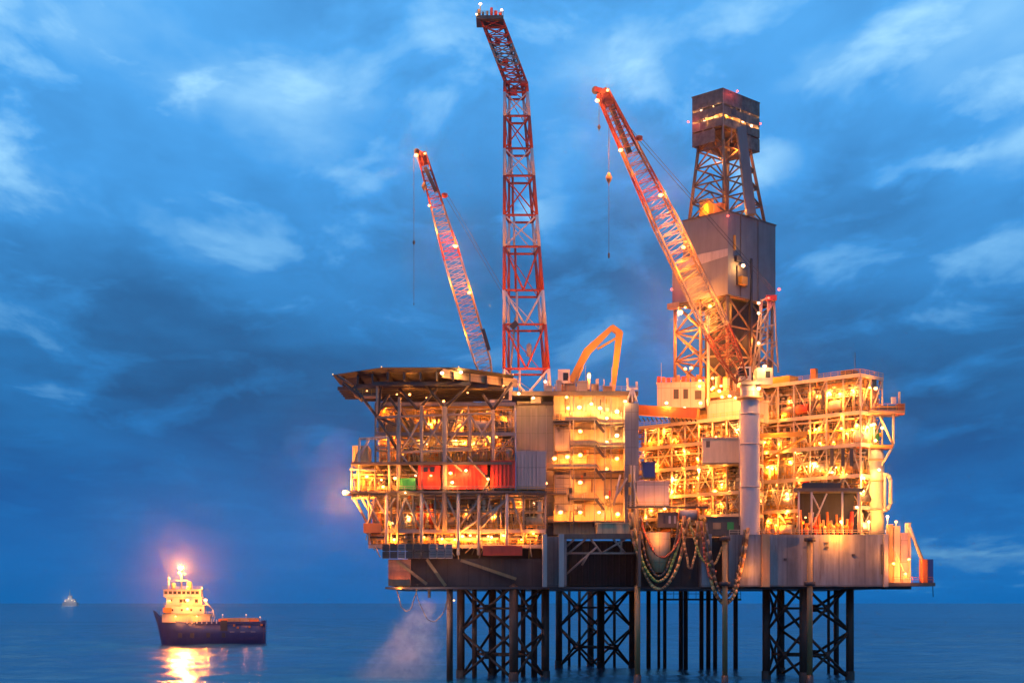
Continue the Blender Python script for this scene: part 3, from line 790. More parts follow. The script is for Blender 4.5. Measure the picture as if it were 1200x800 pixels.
# ------------------------------------------------------------------ accommodation block
acc = empty('accommodation_block', 'grey and cream accommodation block with lit stair balconies beside the helideck', 'building', (xp(680, 365), 365, 34))
AY = 360.0
def ab(px0, px1, py0, py1, Y0, Y1, name, mat, label=None):
    return MB().box(xp(px0, Y0), xp(px1, Y0), Y0, Y1, zy(py1, Y0), zy(py0, Y0)).build(name, mat, acc, label)
ab(605, 656, 474, 626, 362, 385, 'wall', 'grey', 'grey windowless wall left of the stair front')
ab(649, 737, 462, 626, 359, 384, 'wall', 'accwall', 'cream stair front lit by wall lamps')
ab(732, 748.5, 472, 624, 354.5, 384, 'corner_tower', 'grey')
ab(600, 748, 458, 463, 357.6, 384.5, 'roof_edge', 'mid')
ab(606, 650, 470, 473.6, 361, 384.2, 'roof_edge', 'mid')
for px0, px1, py, in ((649, 672, 496), (648, 700, 493), (668, 700, 522), (641, 700, 549), (700, 735, 497), (700, 735, 524), (700, 735, 552), (668, 702, 584), (640, 735, 611), (628, 664, 578)):
    Y0 = 355.6 if px0 > 660 else 356.4
    MB().box(xp(px0, Y0), xp(px1, Y0), Y0, 359.0, zy(py + .8, Y0), zy(py - .8, Y0)).build('balcony_floor', 'mid', acc)
    railing(acc, (xp(px0, Y0), Y0 + .05, zy(py - .8, Y0)), (xp(px1, Y0), Y0 + .05, zy(py - .8, Y0)), mat='yellow')
for i, py in enumerate((493, 522, 549, 584)):      # stair flights
    a = at(698, py, 355.3); c = at(708, py + 13, 355.3); bb = MB()
    bb.bar(a, c, .2, .5); bb.bar(a + Vector((0, 0, 1.1)), c + Vector((0, 0, 1.1)), .1); bb.bar(a + Vector((0, 1.2, 0)), c + Vector((0, 1.2, 0)), .2, .5)
    for k in range(7): bb.bar(a.lerp(c, k / 6), a.lerp(c, k / 6) + Vector((0, 1.2, 0)), .35, .06)
    bb.build('stair', 'mid', acc)
for px in (668, 697, 709, 716, 672): # stair posts and downpipes
    MB().tube(at(px, 624, 355.7), at(px, 465, 355.7), .13, n=6).build('post', 'strut', acc)
for px, py, w, h, mt in ((655, 505, 7, 40, 'mid'), (657, 585, 12, 34, 'grey'), (716, 492, 3, 9, 'cred'), (716, 519, 3, 8, 'cred'), (715, 578, 3, 7, 'cred'), (690, 485, 4, 10, 'buff'), (686, 515, 4, 10, 'buff'),
                         (727, 498, 5, 9, 'buff'), (728, 526, 5, 9, 'buff'), (675, 598, 5, 10, 'mid'), (690, 570, 4, 9, 'buff'), (664, 470, 5, 7, 'mid'), (705, 480, 4, 6, 'lgrey'), (645, 610, 6, 11, 'dark')):
    Y0 = 358.7
    MB().box(xp(px - w / 2, Y0), xp(px + w / 2, Y0), Y0, 358.98, zy(py + h / 2, Y0), zy(py - h / 2, Y0)).build('door_panel', mt, acc)
for px, py in ((628, 500), (640, 500), (615, 500), (622, 520)):
    MB().box(xp(px, 361.8), xp(px + .6, 361.8), 361.75, 361.99, zy(545, 361.8), zy(478, 361.8)).build('cladding_rib', 'lgrey', acc)
# ducts and vents on roof
for px, py, w, h, mt in ((668, 455, 10, 9, 'buff'), (682, 453, 12, 10, 'ivory'), (697, 455, 8, 7, 'cream'), (712, 457, 10, 6, 'buff'), (643, 457, 8, 7, 'ivory'), (655, 452, 6, 10, 'lgrey'), (628, 466, 12, 7, 'lgrey'), (724, 462, 6, 5, 'mid'), (690, 446, 3, 16, 'ivory'), (700, 450, 3, 9, 'white')):
    p = at(px, py + h / 2, 361); q = at(px, py - h / 2, 361); w_ = w * .103
    bb = MB(); bb.box(p.x - w_, p.x + w_, 360.2, 363, p.z - .6, q.z); bb.box(p.x - w_ * 1.1, p.x + w_ * 1.1, 360, 363.2, q.z, q.z + .25); bb.build('roof_vent', mt, acc)
for i in range(22):
    px = random.uniform(648, 735); h = random.uniform(1, 3.5); p = at(px, 459, random.uniform(360, 366))
    MB().tube(p, p + Vector((0, 0, h)), random.uniform(.06, .2), n=6).build('roof_pipe', random.choice(['buff', 'ivory', 'lgrey', 'orange']), acc)
railing(acc, (xp(648, 357.7), 357.8, zy(458, 357.7)), (xp(748, 357.7), 357.8, zy(458, 357.7)), mat='buff')
AL = [(666, 478, 1), (679, 477, 1), (693, 473, .5), (703, 478, .9), (711, 490, .7), (723, 482, 1.2), (680, 505, 1), (711, 518, .7), (723, 510, 1.2), (650, 537, 1.2), (665, 535, 1.2), (680, 533, 1.2), (723, 537, 1.1),
      (711, 549, .7), (680, 565, 1.2), (711, 582, .7), (657, 600, 1.2), (680, 600, 1.0), (702, 600, .5), (724, 602, 1.2), (664, 465, .6), (732, 470, .5), (640, 566, .4), (625, 590, .6), (610, 600, .8)]
for px, py, k in AL: lamp(acc, at(px, py, 357.2), 1300 * k, WHT if random.random() < .4 else WARM, .55 + .5 * k)
for i in range(60):
    px = random.uniform(651, 733); py = random.uniform(466, 620); w = random.uniform(.15, .9); h = random.uniform(.3, 1.6); p = at(px, py, 358.6)
    (MB().box(p.x, p.x + w, 358.3, 358.97, p.z, p.z + h) if random.random() < .6 else MB().tube(p, p + Vector((0, 0, random.uniform(1, 5))), .12, n=6)).build('wall_fitting', random.choice(['buff', 'mid', 'ivory', 'lgrey', 'dark', 'orange']), acc)
for px0, px1, py in ((652, 700, 502), (650, 735, 531), (652, 735, 560), (650, 735, 590)):
    MB().tube(at(px0, py, 358.4), at(px1, py, 358.4), .16, n=6).build('wall_pipe', 'mid', acc)
MB().box(xp(650, 358.5), xp(667, 358.5), 358.3, 358.98, zy(528, 358.5), zy(500, 358.5)).build('grey_panel', 'grey', acc)
MB().box(xp(650, 358.5), xp(671, 358.5), 358.3, 358.98, zy(598, 358.5), zy(556, 358.5)).build('grey_panel', 'grey', acc)
for px0, px1, py in ((662, 700, 492), (668, 700, 520), (645, 700, 547), (702, 735, 495), (702, 735, 522)):
    MB().box(xp(px0, 355.5), xp(px1, 355.5), 355.42, 355.5, zy(py, 355.5), zy(py - 3.5, 355.5)).build('parapet', 'accwall', acc)
# big bow shaped braces at the foot
for a, bb in (((727, 556), (719, 592)), ((735, 560), (720, 585)), ((739, 560), (748, 590)), ((742, 545), (746, 622))):
    MB().tube(at(*a, 353.8), at(*bb, 353.8), .28, n=6).build('brace', 'lgrey', acc)
# satellite mast on the corner tower
sm_ = empty('antenna_mount', 'forked white antenna mount on top of the grey corner tower', 'antenna', at(741, 471, 356))
for a, bb in (((735, 471), (740, 456)), ((746, 471), (742, 456)), ((734, 456), (747, 455)), ((736, 456), (735, 443)), ((746, 455), (746, 447)), ((741, 471), (741, 456))):
    MB().tube(at(*a, 356), at(*bb, 356), .28, n=6).build('strut', 'white', sm_)
lamp(sm_, at(733, 470, 354.3), 500, WHT, .7)

# ------------------------------------------------------------------ boxes on the middle module
def cabin(name, label, px0, px1, py0, py1, Y, D, mat, ang=0.0, windows=(), grp=None, cat='cabin'):
    """walled box with roof overhang, floor frame and windows; px1 is its near right corner"""
    x1 = xp(px1, Y); z0, z1 = zy(py1, Y), zy(py0, Y)
    k = (px0 - 600) / F
    c_, s_ = math.cos(ang), math.sin(ang)
    L = (x1 - k * Y) / (c_ - k * s_)
    o = empty(name, label, cat, (x1, Y, z0), ang, grp); fr = MAT[o.name]
    H = z1 - z0
    MB(fr).box(-L, 0, 0, D, .25, H - .3).build('wall', mat, o)
    MB(fr).box(-L - .2, .2, -.2, D + .2, H - .3, H).build('roof', mat, o)
    MB(fr).box(-L - .1, .1, -.1, D + .1, -.1, .25).build('floor_frame', 'mid', o)
    for (s, zz, w, h, mt) in windows:
        MB(fr).box(-L * s - w / 2, -L * s + w / 2, -.08, -.002, H * zz - h / 2, H * zz + h / 2).build('window', mt, o)
    return o, fr, L, H
cb, cfr, L, H = cabin('control_cabin', 'orange lit cabin with dark windows on top of the middle module', 770, 826, 447, 478, 368, 9, 'pink', R(-8), [(.6, .55, 1.3, 2.4, 'dark'), (.4, .55, 1.2, 2.4, 'dark'), (.14, .5, 1.6, 2.2, 'dark')])
railing(cb, (-L, 0, H), (0, 0, H), mat='orange', fr=cfr)
for i in range(9):
    MB(cfr).box(-L + i * 1.2, -L + i * 1.2 + .8, 1, 3, H, H + random.uniform(.8, 2.2)).build('roof_unit', random.choice(['orange', 'buff', 'cred']), cb)
for px, py in ((781, 472), (821, 472), (793, 481), (802, 478), (812, 481)): lamp(cb, at(px, py, 362.0), 1300, WHT, .85)
cb2, c2f, L, H = cabin('equipment_room', 'large plain cream equipment room behind the white crane column', 829, 872, 465, 493, 359, 10, 'pink', A45)
cabin('equipment_room', 'cream equipment room right behind and beside the white crane column, above the yellow beam', 868, 915, 447, 505, 372, 10, 'buff', A45)
for px, py in ((836, 454), (846, 465), (855, 464), (862, 466), (888, 460), (843, 458)): lamp(cb2, at(px, py, 356.5), 1200, WHT if px % 2 else WARM, .85)
cabin('equipment_room', 'beige box room jutting out left of the white crane column at mid height', 823, 868, 512, 543, 352.5, 6, 'ivory', R(-6), [(.85, .75, .9, 1.5, 'mid')])
cabin('storage_cabin', 'dusty pink windowless cabin right beside the grey corner tower', 746, 784, 563, 593, 354, 6, 'pink', 0)
cabin('storage_cabin', 'small dark blue and brown cabinet on the deck above the dusty pink cabin', 753, 768, 541, 560, 356, 3, 'blue', 0)
gb = empty('girder_bridge', 'long orange lit girder bridging from the accommodation block to the control cabin', 'bridge', at(780, 485, 362))
MB().bar(at(744, 480, 366), at(818, 485, 360), 2.2, 2.4).build('girder', 'orange', gb)
bb = MB()
for i in range(14): p = at(748 + i * 5, 489, 361.6); bb.bar(p, p + Vector((.6, 0, -1.0)), .3)
bb.build('bracket', 'mid', gb)
yb = empty('beam', 'bright yellow horizontal beam right of the white crane column', 'beam', at(915, 505, 356))
MB().bar(at(888, 511, 357), at(945, 508, 357), 1.2, 1.1).build('web', 'yellow', yb)
MB().tube(at(895, 540, 357), at(945, 511, 357), .3, n=6).build('brace', 'yellow', yb)
light_only(yb, at(910, 500, 355), 1200)

# deck gear along the hull top
def reel(px, py, Y, r, w, label, mat='lgrey'):
    o = empty('hose_reel', label, 'hose reel', at(px, py, Y)); c = at(px, py, Y)
    MB().tube(c - Vector((w / 2, 0, 0)), c + Vector((w / 2, 0, 0)), r * .7, n=18).build('drum', mat, o)
    for s in (-1, 1): MB().tube(c + Vector((s * w / 2, 0, 0)), c + Vector((s * (w / 2 + .2), 0, 0)), r, n=20).build('flange', 'orange', o)
    for s in (-1, 1): MB().bar(c + Vector((s * (w / 2 + .3), 0, 0)), c + Vector((s * (w / 2 + .3), .6, -r - .7)), .3).build('stand', 'mid', o)
    return o
reel(806, 603, 347.5, 1.7, 4.2, 'big pale hose reel with orange rims above the hanging hoses')
cabin('generator_housing', 'dark barred housing on the hull edge left of the hose reel', 771, 796, 600, 617, 347.5, 4, 'mid', 0, [(.2, .5, .5, 1.8, 'lgrey'), (.45, .5, .5, 1.8, 'lgrey'), (.7, .5, .5, 1.8, 'dark')], cat='housing')
cabin('generator_housing', 'dark brown machinery housing on the hull edge below the white crane column', 828, 868, 605, 627, 349.5, 5, 'mid', 0, [(.3, .5, 1.5, 1.8, 'green'), (.7, .5, 1.8, 1.5, 'buff')], cat='housing')
cabin('storage_cabin', 'low buff cabin on the hull edge under the stair front', 700, 738, 612, 626, 349, 5, 'cream', 0)
wk = empty('walkway', 'long dark walkway running below the pink cabin towards the hose reel', 'walkway', at(790, 594, 349))
MB().box(xp(735, 349), xp(830, 349), 348.6, 350.4, zy(595, 349), zy(593.4, 349)).build('floor', 'mid', wk)
railing(wk, (xp(735, 349), 348.7, zy(593.4, 349)), (xp(830, 349), 348.7, zy(593.4, 349)), mat='buff')

# ------------------------------------------------------------------ hanging hoses
hosemats = {}
def hose_mat(name, c1, c2, f):  # two-colour mottle paints in lit segments against dark hose
    m, T, b_ = new_mat(name); t = T.new('ShaderNodeTexCoord'); n = T.noise(t.outputs['Object'], f, 2, .4)
    T.put(b_.inputs['Base Color'], T.mix(T.maprange(n, .48, .54), c1, c2)); b_.inputs['Roughness'].default_value = .45
    M[name] = m
hose_mat('hose_amber_lit', (.60, .33, .12), (.22, .11, .05), .5); hose_mat('hose_red', (.48, .10, .04), (.30, .09, .04), .4)
hose_mat('hose_green', (.50, .30, .10), (.22, .30, .07), .16); hose_mat('hose_dark', (.06, .05, .045), (.20, .13, .07), .4)
def hose(px0, py0, px1, py1, sag, Y0, Y1, r, mat, label):
    a = at(px0, py0, Y0); c = at(px1, py1, Y1); pts = []
    for i in range(25):
        t_ = i / 24; p = a.lerp(c, t_); p.z -= sag * .2 * (1 - (2 * t_ - 1) ** 2) ** .8
        p.x += .12 * math.sin(i * .9 + px0); pts.append(p)
    o = MB().path(pts, r, 7).build('hose', mat)
    return tag(o, label, 'hose', 'hoses slung along the hull')
hose(738, 600, 806, 608, 85, 346, 346, .42, 'hose_amber_lit', 'outermost thick amber hose of the big loop hanging over the dark hull')
hose(741, 600, 800, 608, 76, 345.4, 346, .34, 'hose_green', 'green banded hose inside the big amber loop')
hose(748, 606, 795, 610, 66, 346, 346, .3, 'hose_dark', 'dark hose sagging inside the green banded one')
hose(751, 604, 803, 604, 48, 345.6, 345.6, .30, 'hose_red', 'red hose in the shallow upper loop below the hose reel')
hose(800, 604, 818, 610, 58, 345, 345, .28, 'hose_amber_lit', 'narrow amber hose loop dropping from the right side of the hose reel')
hose(822, 610, 876, 618, 92, 345, 344.6, .42, 'hose_amber_lit', 'amber hose loop reaching below the hull at the middle ochre caisson')
hose(828, 612, 872, 620, 82, 344.2, 344.6, .32, 'hose_dark', 'dark hose inside the amber loop at the middle ochre caisson')
hose(822, 612, 838, 668, 30, 344.4, 344.4, .28, 'hose_red', 'red hose falling straight beside the middle ochre caisson')
hose(808, 606, 846, 640, 36, 344.8, 344.4, .26, 'hose_green', 'green and tan hose slanting from the reel to the middle ochre caisson')
hose(464, 684, 489, 684, 32, 352, 352, .14, 'hose_dark', 'thin dark hose loop under the left end of the hull')
hose(487, 686, 527, 690, 40, 352, 351, .12, 'hose_dark', 'thin dark hose hanging between the hull and the outermost left pile')
bdl = empty('cable_bundle', 'upright bundle of grey cables with yellow bands on the grey corner tower', 'cables', at(740, 600, 353.5))
for i, px in enumerate((736, 738.5, 741, 744.5)):
    MB().tube(at(px, 622, 353.4), at(px + 2 - i, 545, 353.6), .2, n=6).build('cable', 'lgrey' if i % 2 else 'mid', bdl)
for py in (575, 598, 560): p = at(738, py, 353.1); MB().box(p.x - .3, p.x + .3, 352.9, 353.2, p.z - .9, p.z + .9).build('band', 'yellow', bdl)

# ------------------------------------------------------------------ crane column and right crane
col = empty('crane_column', 'thick pale round crane column rising through the middle of the platform', 'crane column', (xp(879, 346), 348, 34))
cp = Vector((xp(879, 348), 348.0, 0))
MB().lathe((cp.x, cp.y, 0), [(2.25, 34), (2.25, 65.0), (2.25, 68.6)], 28).build('shaft', 'white', col)
MB().lathe((cp.x, cp.y, 0), [(2.25, 65.3), (3.2, 65.5), (3.2, 66.0), (2.25, 66.1)], 28).build('ring_platform', 'buff', col)
for z in (45, 55, 62, 68.2): MB().lathe((cp.x, cp.y, 0), [(2.25, z - .1), (2.4, z), (2.4, z + .25), (2.25, z + .3)], 28).build('flange', 'lgrey', col)
bb = MB()
for i in range(16):
    a0 = 2 * math.pi * i / 16; a1 = 2 * math.pi * (i + 1) / 16
    p = Vector((cp.x + 3.1 * math.cos(a0), cp.y + 3.1 * math.sin(a0), 66)); q = Vector((cp.x + 3.1 * math.cos(a1), cp.y + 3.1 * math.sin(a1), 66))
    bb.bar(p, p + Vector((0, 0, 1.1)), .08); bb.bar(p + Vector((0, 0, 1.1)), q + Vector((0, 0, 1.1)), .08)
bb.build('railing', 'buff', col)
MB().tube(at(866.5, 615, 345.2), at(866.5, 480, 345.2), .12, n=6).build('ladder', 'lgrey', col)

def crane(label, base, tip, w, d, nsec, cols, head_mat, lights, sidev, chord=.22, lace=.085, bays=3):
    o = empty('crane', label, 'crane', base)
    base = Vector(base); tip = Vector(tip)
    ts = [i / nsec for i in range(nsec + 1)]
    def wd(t): # width profile: tapers at foot and head
        return w * min(1, .45 + t * 4.5) * (1 if t < .55 else 1 - (t - .55) * 1.15)
    for i in range(nsec):
        a, c = base.lerp(tip, ts[i]), base.lerp(tip, ts[i + 1])
        bb = MB(); lattice(bb, a, c, wd(ts[i]), wd(ts[i + 1]), wd(ts[i]) * d, wd(ts[i + 1]) * d, bays, sidev, chord, lace)
        bb.build('boom_section', cols[i], o)
    return o
# right crane
cb0 = at(869, 446, 345); ct0 = at(706, 108, 337)
rc_ = crane('long red and white lattice boom crane leaning left from the white column, hook hanging', cb0, ct0, 5.3, .8, 11,
            ['redd', 'redd', 'strut', 'strut', 'buff', 'strut', 'brownst', 'redd', 'brownst', 'redd', 'redd'], 'red', None, (1, 0, .35), .27, .075, 3)
dirb = (ct0 - cb0).normalized()
# boom nose and sheaves
bb = MB(); bb.bar(ct0 - dirb * 3.5, ct0 + dirb * .5, 2.0, 1.8); bb.bar(ct0 + dirb * .3, ct0 + Vector((-1.8, 0, .6)), .9, 1.0); bb.build('boom_head', 'redd', rc_)
MB().tube(ct0 + Vector((-1.6, -.4, .4)), ct0 + Vector((-1.6, .4, .4)), .8, n=14).build('sheave', 'dark', rc_)
MB().bar(at(738, 180, 338), at(716, 125, 337), 1.2, .9).build('walkway', 'dark', rc_)
p = at(749, 162, 340); MB().lathe(p, [(.1, -.7), (.8, -.4), (.8, .4), (.1, .7)], 10).build('bridle_sheave', 'red', rc_)
for k in (0, .9): MB().tube(at(747, 162, 340) + Vector((k, 0, 0)), at(905, 345, 352) + Vector((k, 0, .5)), .07, n=4, caps=False).build('pendant_wire', 'dark', rc_)
MB().tube(at(704, 112, 337), at(749, 162, 340), .07, n=4).build('pendant_wire', 'dark', rc_)
def hook(parent, px, ptop, phook, Y, pbot=None, s=1.0, mat='orange'):
    MB().tube(at(px, ptop, Y), at(px, phook, Y), .06, n=4, caps=False).build('hoist_rope', 'dark', parent)
    c = at(px, phook, Y); hb_ = MB().lathe(c, [(.1, 1.2 * s), (.35 * s, .9 * s), (.75 * s, 0), (.5 * s, -.8 * s), (.15 * s, -1.3 * s), (.05, -2.0 * s)], 10).build('hook_block', mat, parent)
    if pbot:
        MB().tube(at(px, phook + 4, Y), at(px, pbot, Y), .05, n=4, caps=False).build('hoist_rope', 'dark', parent)
        c = at(px, pbot, Y); MB().lathe(c, [(.05, .6 * s), (.25 * s, .3 * s), (.2 * s, -.5 * s), (.04, -.8 * s)], 8).build('hook', 'dark', parent)
hook(rc_, 713.5, 122, 208, 337, 299, 1.0, 'ochre')
hook(rc_, 702, 116, 149, 336.6, None, .5, 'dark')
for (px, py, pw, sz) in ((700, 118, 3000, 1.0), (712, 106, 600, .7), (727.5, 176, 3000, 1.0), (774, 229, 1700, 1.0), (801, 290, 1500, .9), (832, 359, 1500, .9)):
    t_ = (py - 446) / (108 - 446); Yb = 345 + (337 - 345) * t_ - 2.6
    lamp(rc_, at(px, py, Yb), pw * (1.8 if px < 730 and pw > 1000 else 1), WARM, sz, off=((-2.2, -1.4, -.4) if px < 730 and pw > 1000 else (.4, -.9, .6)))
for py in (250, 320, 400): # added lights without fixtures make the boom underside glow
    t_ = (py - 446) / (108 - 446); p = cb0.lerp(ct0, t_) + Vector((-4.2, -2, -1.0)); light_only(rc_, p, 450)
# cab, machinery house, A-frame on top of the column
zt_ = 68.7
MB().box(cp.x - 2.6, cp.x + 4.8, cp.y - 2.6, cp.y + 3, zt_, zt_ + .8).build('slew_platform', 'lgrey', rc_)
MB().box(cp.x + 1.2, cp.x + 4.9, cp.y - 2.2, cp.y + 3, zt_ + .8, zt_ + 3.9).build('machinery_house', 'lgrey', rc_)
cabx = MB().box(cp.x - 2.9, cp.x - .3, cp.y - 3.4, cp.y - .8, zt_ + .9, zt_ + 4.0).build('cab', 'white', rc_)
MB().box(cp.x - 2.95, cp.x - .8, cp.y - 3.46, cp.y - 3.405, zt_ + 1.8, zt_ + 3.6).build('window', 'glass', cabx)
MB().box(cp.x - 3.0, cp.x - 2.905, cp.y - 3.3, cp.y - 1.2, zt_ + 1.5, zt_ + 3.6).build('window', 'glass', cabx)
MB().box(cp.x + 3.2, cp.x + 4.3, cp.y - 2.28, cp.y - 2.205, zt_ + 1.6, zt_ + 3.1).build('window', 'glass', rc_)
for a, bb in (((882, 436), (905, 348)), ((912, 436), (907, 348)), ((889, 440), (893, 350)), ((882, 436), (892, 350)), ((892, 352), (908, 346)), ((886, 405), (911, 400)), ((889, 385), (909, 380)), ((899, 436), (900, 350)),
              ((884, 432), (910, 402)), ((912, 430), (888, 405)), ((890, 384), (908, 352))):
    MB().tube(at(*a, 350), at(*bb, 351.5), .22, n=6).build('a_frame_strut', 'strut', rc_)
MB().box(xp(898, 351), xp(910, 351), 350.6, 352.6, zy(352, 351), zy(346, 351)).build('mast_head', 'redd', rc_)
for px, py in ((896, 429), (889, 455)): lamp(rc_, at(px, py, 345), 1500, WHT, 1.0)
for px, py in ((889, 355), (889, 367), (889, 402)): lamp(rc_, at(px, py, 349.4), 350, WHT, .8, name='tube_lamp')
lamp(rc_, at(913, 339, 350), 260, (1, .08, .05), .7, 'beacon', 'lampr'); lamp(rc_, at(901, 349, 350), 260, (1, .08, .05), .6, 'beacon', 'lampr')

# left crane (behind the helideck)
lb0 = at(574, 452, 392); lt0 = at(494, 180, 380)
lc_ = crane('smaller red and white lattice boom crane rising behind the helideck', lb0, lt0, 4.3, .8, 9,
            ['strut', 'lgrey', 'buff', 'buff', 'lgrey', 'red', 'strut', 'redd', 'redd'], 'red', None, (1, 0, .3), .25, .075, 3)
dl = (lt0 - lb0).normalized()
bb = MB(); bb.bar(lt0 - dl * 3, lt0 + dl * .3, 1.7, 1.6); bb.bar(lt0, lt0 + Vector((-1.3, 0, .7)), .8, .9); bb.build('boom_head', 'redd', lc_)
MB().tube(lt0 + Vector((-1.2, -.4, .5)), lt0 + Vector((-1.2, .4, .5)), .7, n=12).build('sheave', 'dark', lc_)
MB().bar(at(511, 225, 379), at(498, 196, 379), .9, .9).build('walkway', 'dark', lc_)
MB().bar(at(566, 386, 388), at(573, 410, 388), 1.6, .9).build('walkway', 'dark', lc_)
MB().lathe(at(521, 229, 381), [(.1, -.7), (.8, -.4), (.8, .4), (.1, .7)], 10).build('bridle_sheave', 'red', lc_)
for k in (0, .9): MB().tube(at(521, 229, 381) + Vector((k, 0, 0)), at(604, 372, 396) + Vector((k, 0, .5)), .07, n=4, caps=False).build('pendant_wire', 'dark', lc_)
hook(lc_, 497, 186, 218, 379.4, None, .9, 'ochre'); hook(lc_, 485, 182, 284, 379, 356, .5, 'dark')
MB().lathe((lb0.x, lb0.y, 0), [(2.2, 34), (2.2, lb0.z - 4)], 20).build('pedestal', 'white', lc_)
MB().box(lb0.x - 2, lb0.x + 6, lb0.y - 2, lb0.y + 4, lb0.z - 4, lb0.z).build('machinery_house', 'lgrey', lc_)
MB().tube(lb0 + Vector((5, 1, 0)), at(604, 372, 396), .3, n=6).build('a_frame_strut', 'strut', lc_)
for (px, py, pw, sz) in ((488, 182, 3500, 1.0), (498, 180, 400, .6), (503, 241, 1000, .7), (534, 289, 1700, 1.0), (550, 343, 1700, 1.0)):
    t_ = (py - 452) / (180 - 452); lamp(lc_, at(px, py, 392 - 12 * t_ - 2.2), pw * (2 if px == 488 else 1), WARM, sz, off=((-2.2, -1.4, -.4) if px == 488 else (.3, -.9, .5)))
for py in (270, 330, 390):
    t_ = (py - 452) / (180 - 452); light_only(lc_, lb0.lerp(lt0, t_) + Vector((-3.4, -1.6, -.8)), 3200)  # same added fill, turning the left boom orange

# ------------------------------------------------------------------ bent red and white tower
tw = empty('lattice_tower', 'tall bent red and white lattice flare tower behind the accommodation block', 'tower', at(618, 465, 392))
TY = 392.0
def tcorner(py, i):
    t_ = (py - 460) / (95 - 460)
    pl = 590.5 + 1.0 * t_; pr = 645 - 28 * t_; dep = 10.5 - 5.0 * t_
    z = zy(py, TY); x0 = xp(pl, TY); x1 = xp(pr, TY)
    return Vector(((x0, TY, z), (x1, TY, z), (x1 - 1.0, TY + dep, z), (x0 + 1.2, TY + dep, z))[i])
lv = [(462, 432, 'towerwhite'), (432, 380, 'red'), (380, 340, 'towerwhite'), (340, 289, 'red'), (289, 252, 'towerwhite'), (252, 206, 'red'), (206, 174, 'towerwhite'), (174, 136, 'red'), (136, 108, 'towerwhite'), (108, 96, 'red')]
for (y0, y1, mt) in lv:
    bb = MB()
    for i in range(4):
        j = (i + 1) % 4; a, c, d, e = tcorner(y0, i), tcorner(y1, i), tcorner(y0, j), tcorner(y1, j)
        bb.tube(a, c, .44 if i in (0, 1) else .34, n=7)
        if mt == 'red': bb.tube(c, e, .32, n=6); bb.tube(a, d, .32, n=6)
        if i >= 2:
            bb.tube(a, e, .13, n=5); continue
        mid_ = (a + d) / 2 if y0 > 290 else None
        if mid_ is not None: bb.tube(mid_, c, .28, n=6); bb.tube(mid_, e, .28, n=6)
        else: bb.tube(a, e, .2, n=5); bb.tube(d, c, .2, n=5)
    bb.tube((tcorner(y0, 0) + tcorner(y0, 2)) / 2 + Vector((-1.5, -2, 0)), (tcorner(y1, 0) + tcorner(y1, 2)) / 2 + Vector((-1.2, -2, 0)), .35, n=6)
    bb.build('tower_section', mt, tw)
# upper bent boom
A = [tcorner(96, i) for i in range(4)]; tipc = at(575, 18, 388)
tops = [at(563, 22, 388), at(589, 22, 388), at(588, 22, 391.5), at(565, 22, 391.5)]
segs = [(0, .28, 'red'), (.28, .62, 'strut'), (.62, .99, 'red')]
for s0, s1, mt in segs:
    bb = MB()
    for k in range(3):
        u0 = s0 + (s1 - s0) * k / 3; u1 = s0 + (s1 - s0) * (k + 1) / 3
        for i in range(4):
            j = (i + 1) % 4; a, c = A[i].lerp(tops[i], u0), A[i].lerp(tops[i], u1); d, e = A[j].lerp(tops[j], u0), A[j].lerp(tops[j], u1)
            bb.tube(a, c, .3, n=6); bb.tube(a, e if k % 2 else e, .15, n=5); bb.tube(d, c, .15, n=5); bb.tube(a, d, .16, n=5)
    bb.build('tower_section', mt, tw)
MB().box(xp(558, 387), xp(590, 387), 386.5, 392.5, zy(23, 387), zy(19, 387)).build('top_platform', 'mid', tw)
railing(tw, (xp(558, 387), 386.6, zy(19, 387)), (xp(590, 387), 386.6, zy(19, 387)), mat='mid')
for i in range(6): p = at(561 + i * 5, 18, 389); MB().tube(p, p + Vector((0, 0, random.uniform(.6, 2))), random.uniform(.2, .5), n=6).build('burner', random.choice(['buff', 'mid', 'cred']), tw)
for px, py, s in ((563, 5, .8), (588, 12, .7), (558.5, 17, .6)): 
    MB().tube(at(px, 18, 388), at(px, py, 388), .1, n=5).build('lamp_pole', 'mid', tw); lamp(tw, at(px, py, 387.4), 250, WHT, s)
for (px, py, w) in ((614, 98, 8), (592, 72, 7), (602, 108, 8), (583, 48, 6)): 
    MB().box(xp(px - w / 2, 390), xp(px + w / 2, 390), 390, 393, zy(py, 390), zy(py - 3, 390)).build('rest_platform', 'red', tw)
MB().bar(at(599, 384, 391), at(606, 378, 391), 1.2, 1.4).build('junction_box', 'dark', tw)
for px, py in ((605, 438, ), (628, 452)): light_only(tw, at(px, py, 386), 2200)
MB().lathe(at(620, 405, 394), [(.1, -3), (.7, -2.6), (.7, .2), (.1, .8)], 10).build('vent_drum', 'lgrey', tw)
for px, py in ((608, 461), (625, 466), (639, 447)): lamp(tw, at(px, py, 357.0 if py > 455 else 372), 900, WHT, .8)

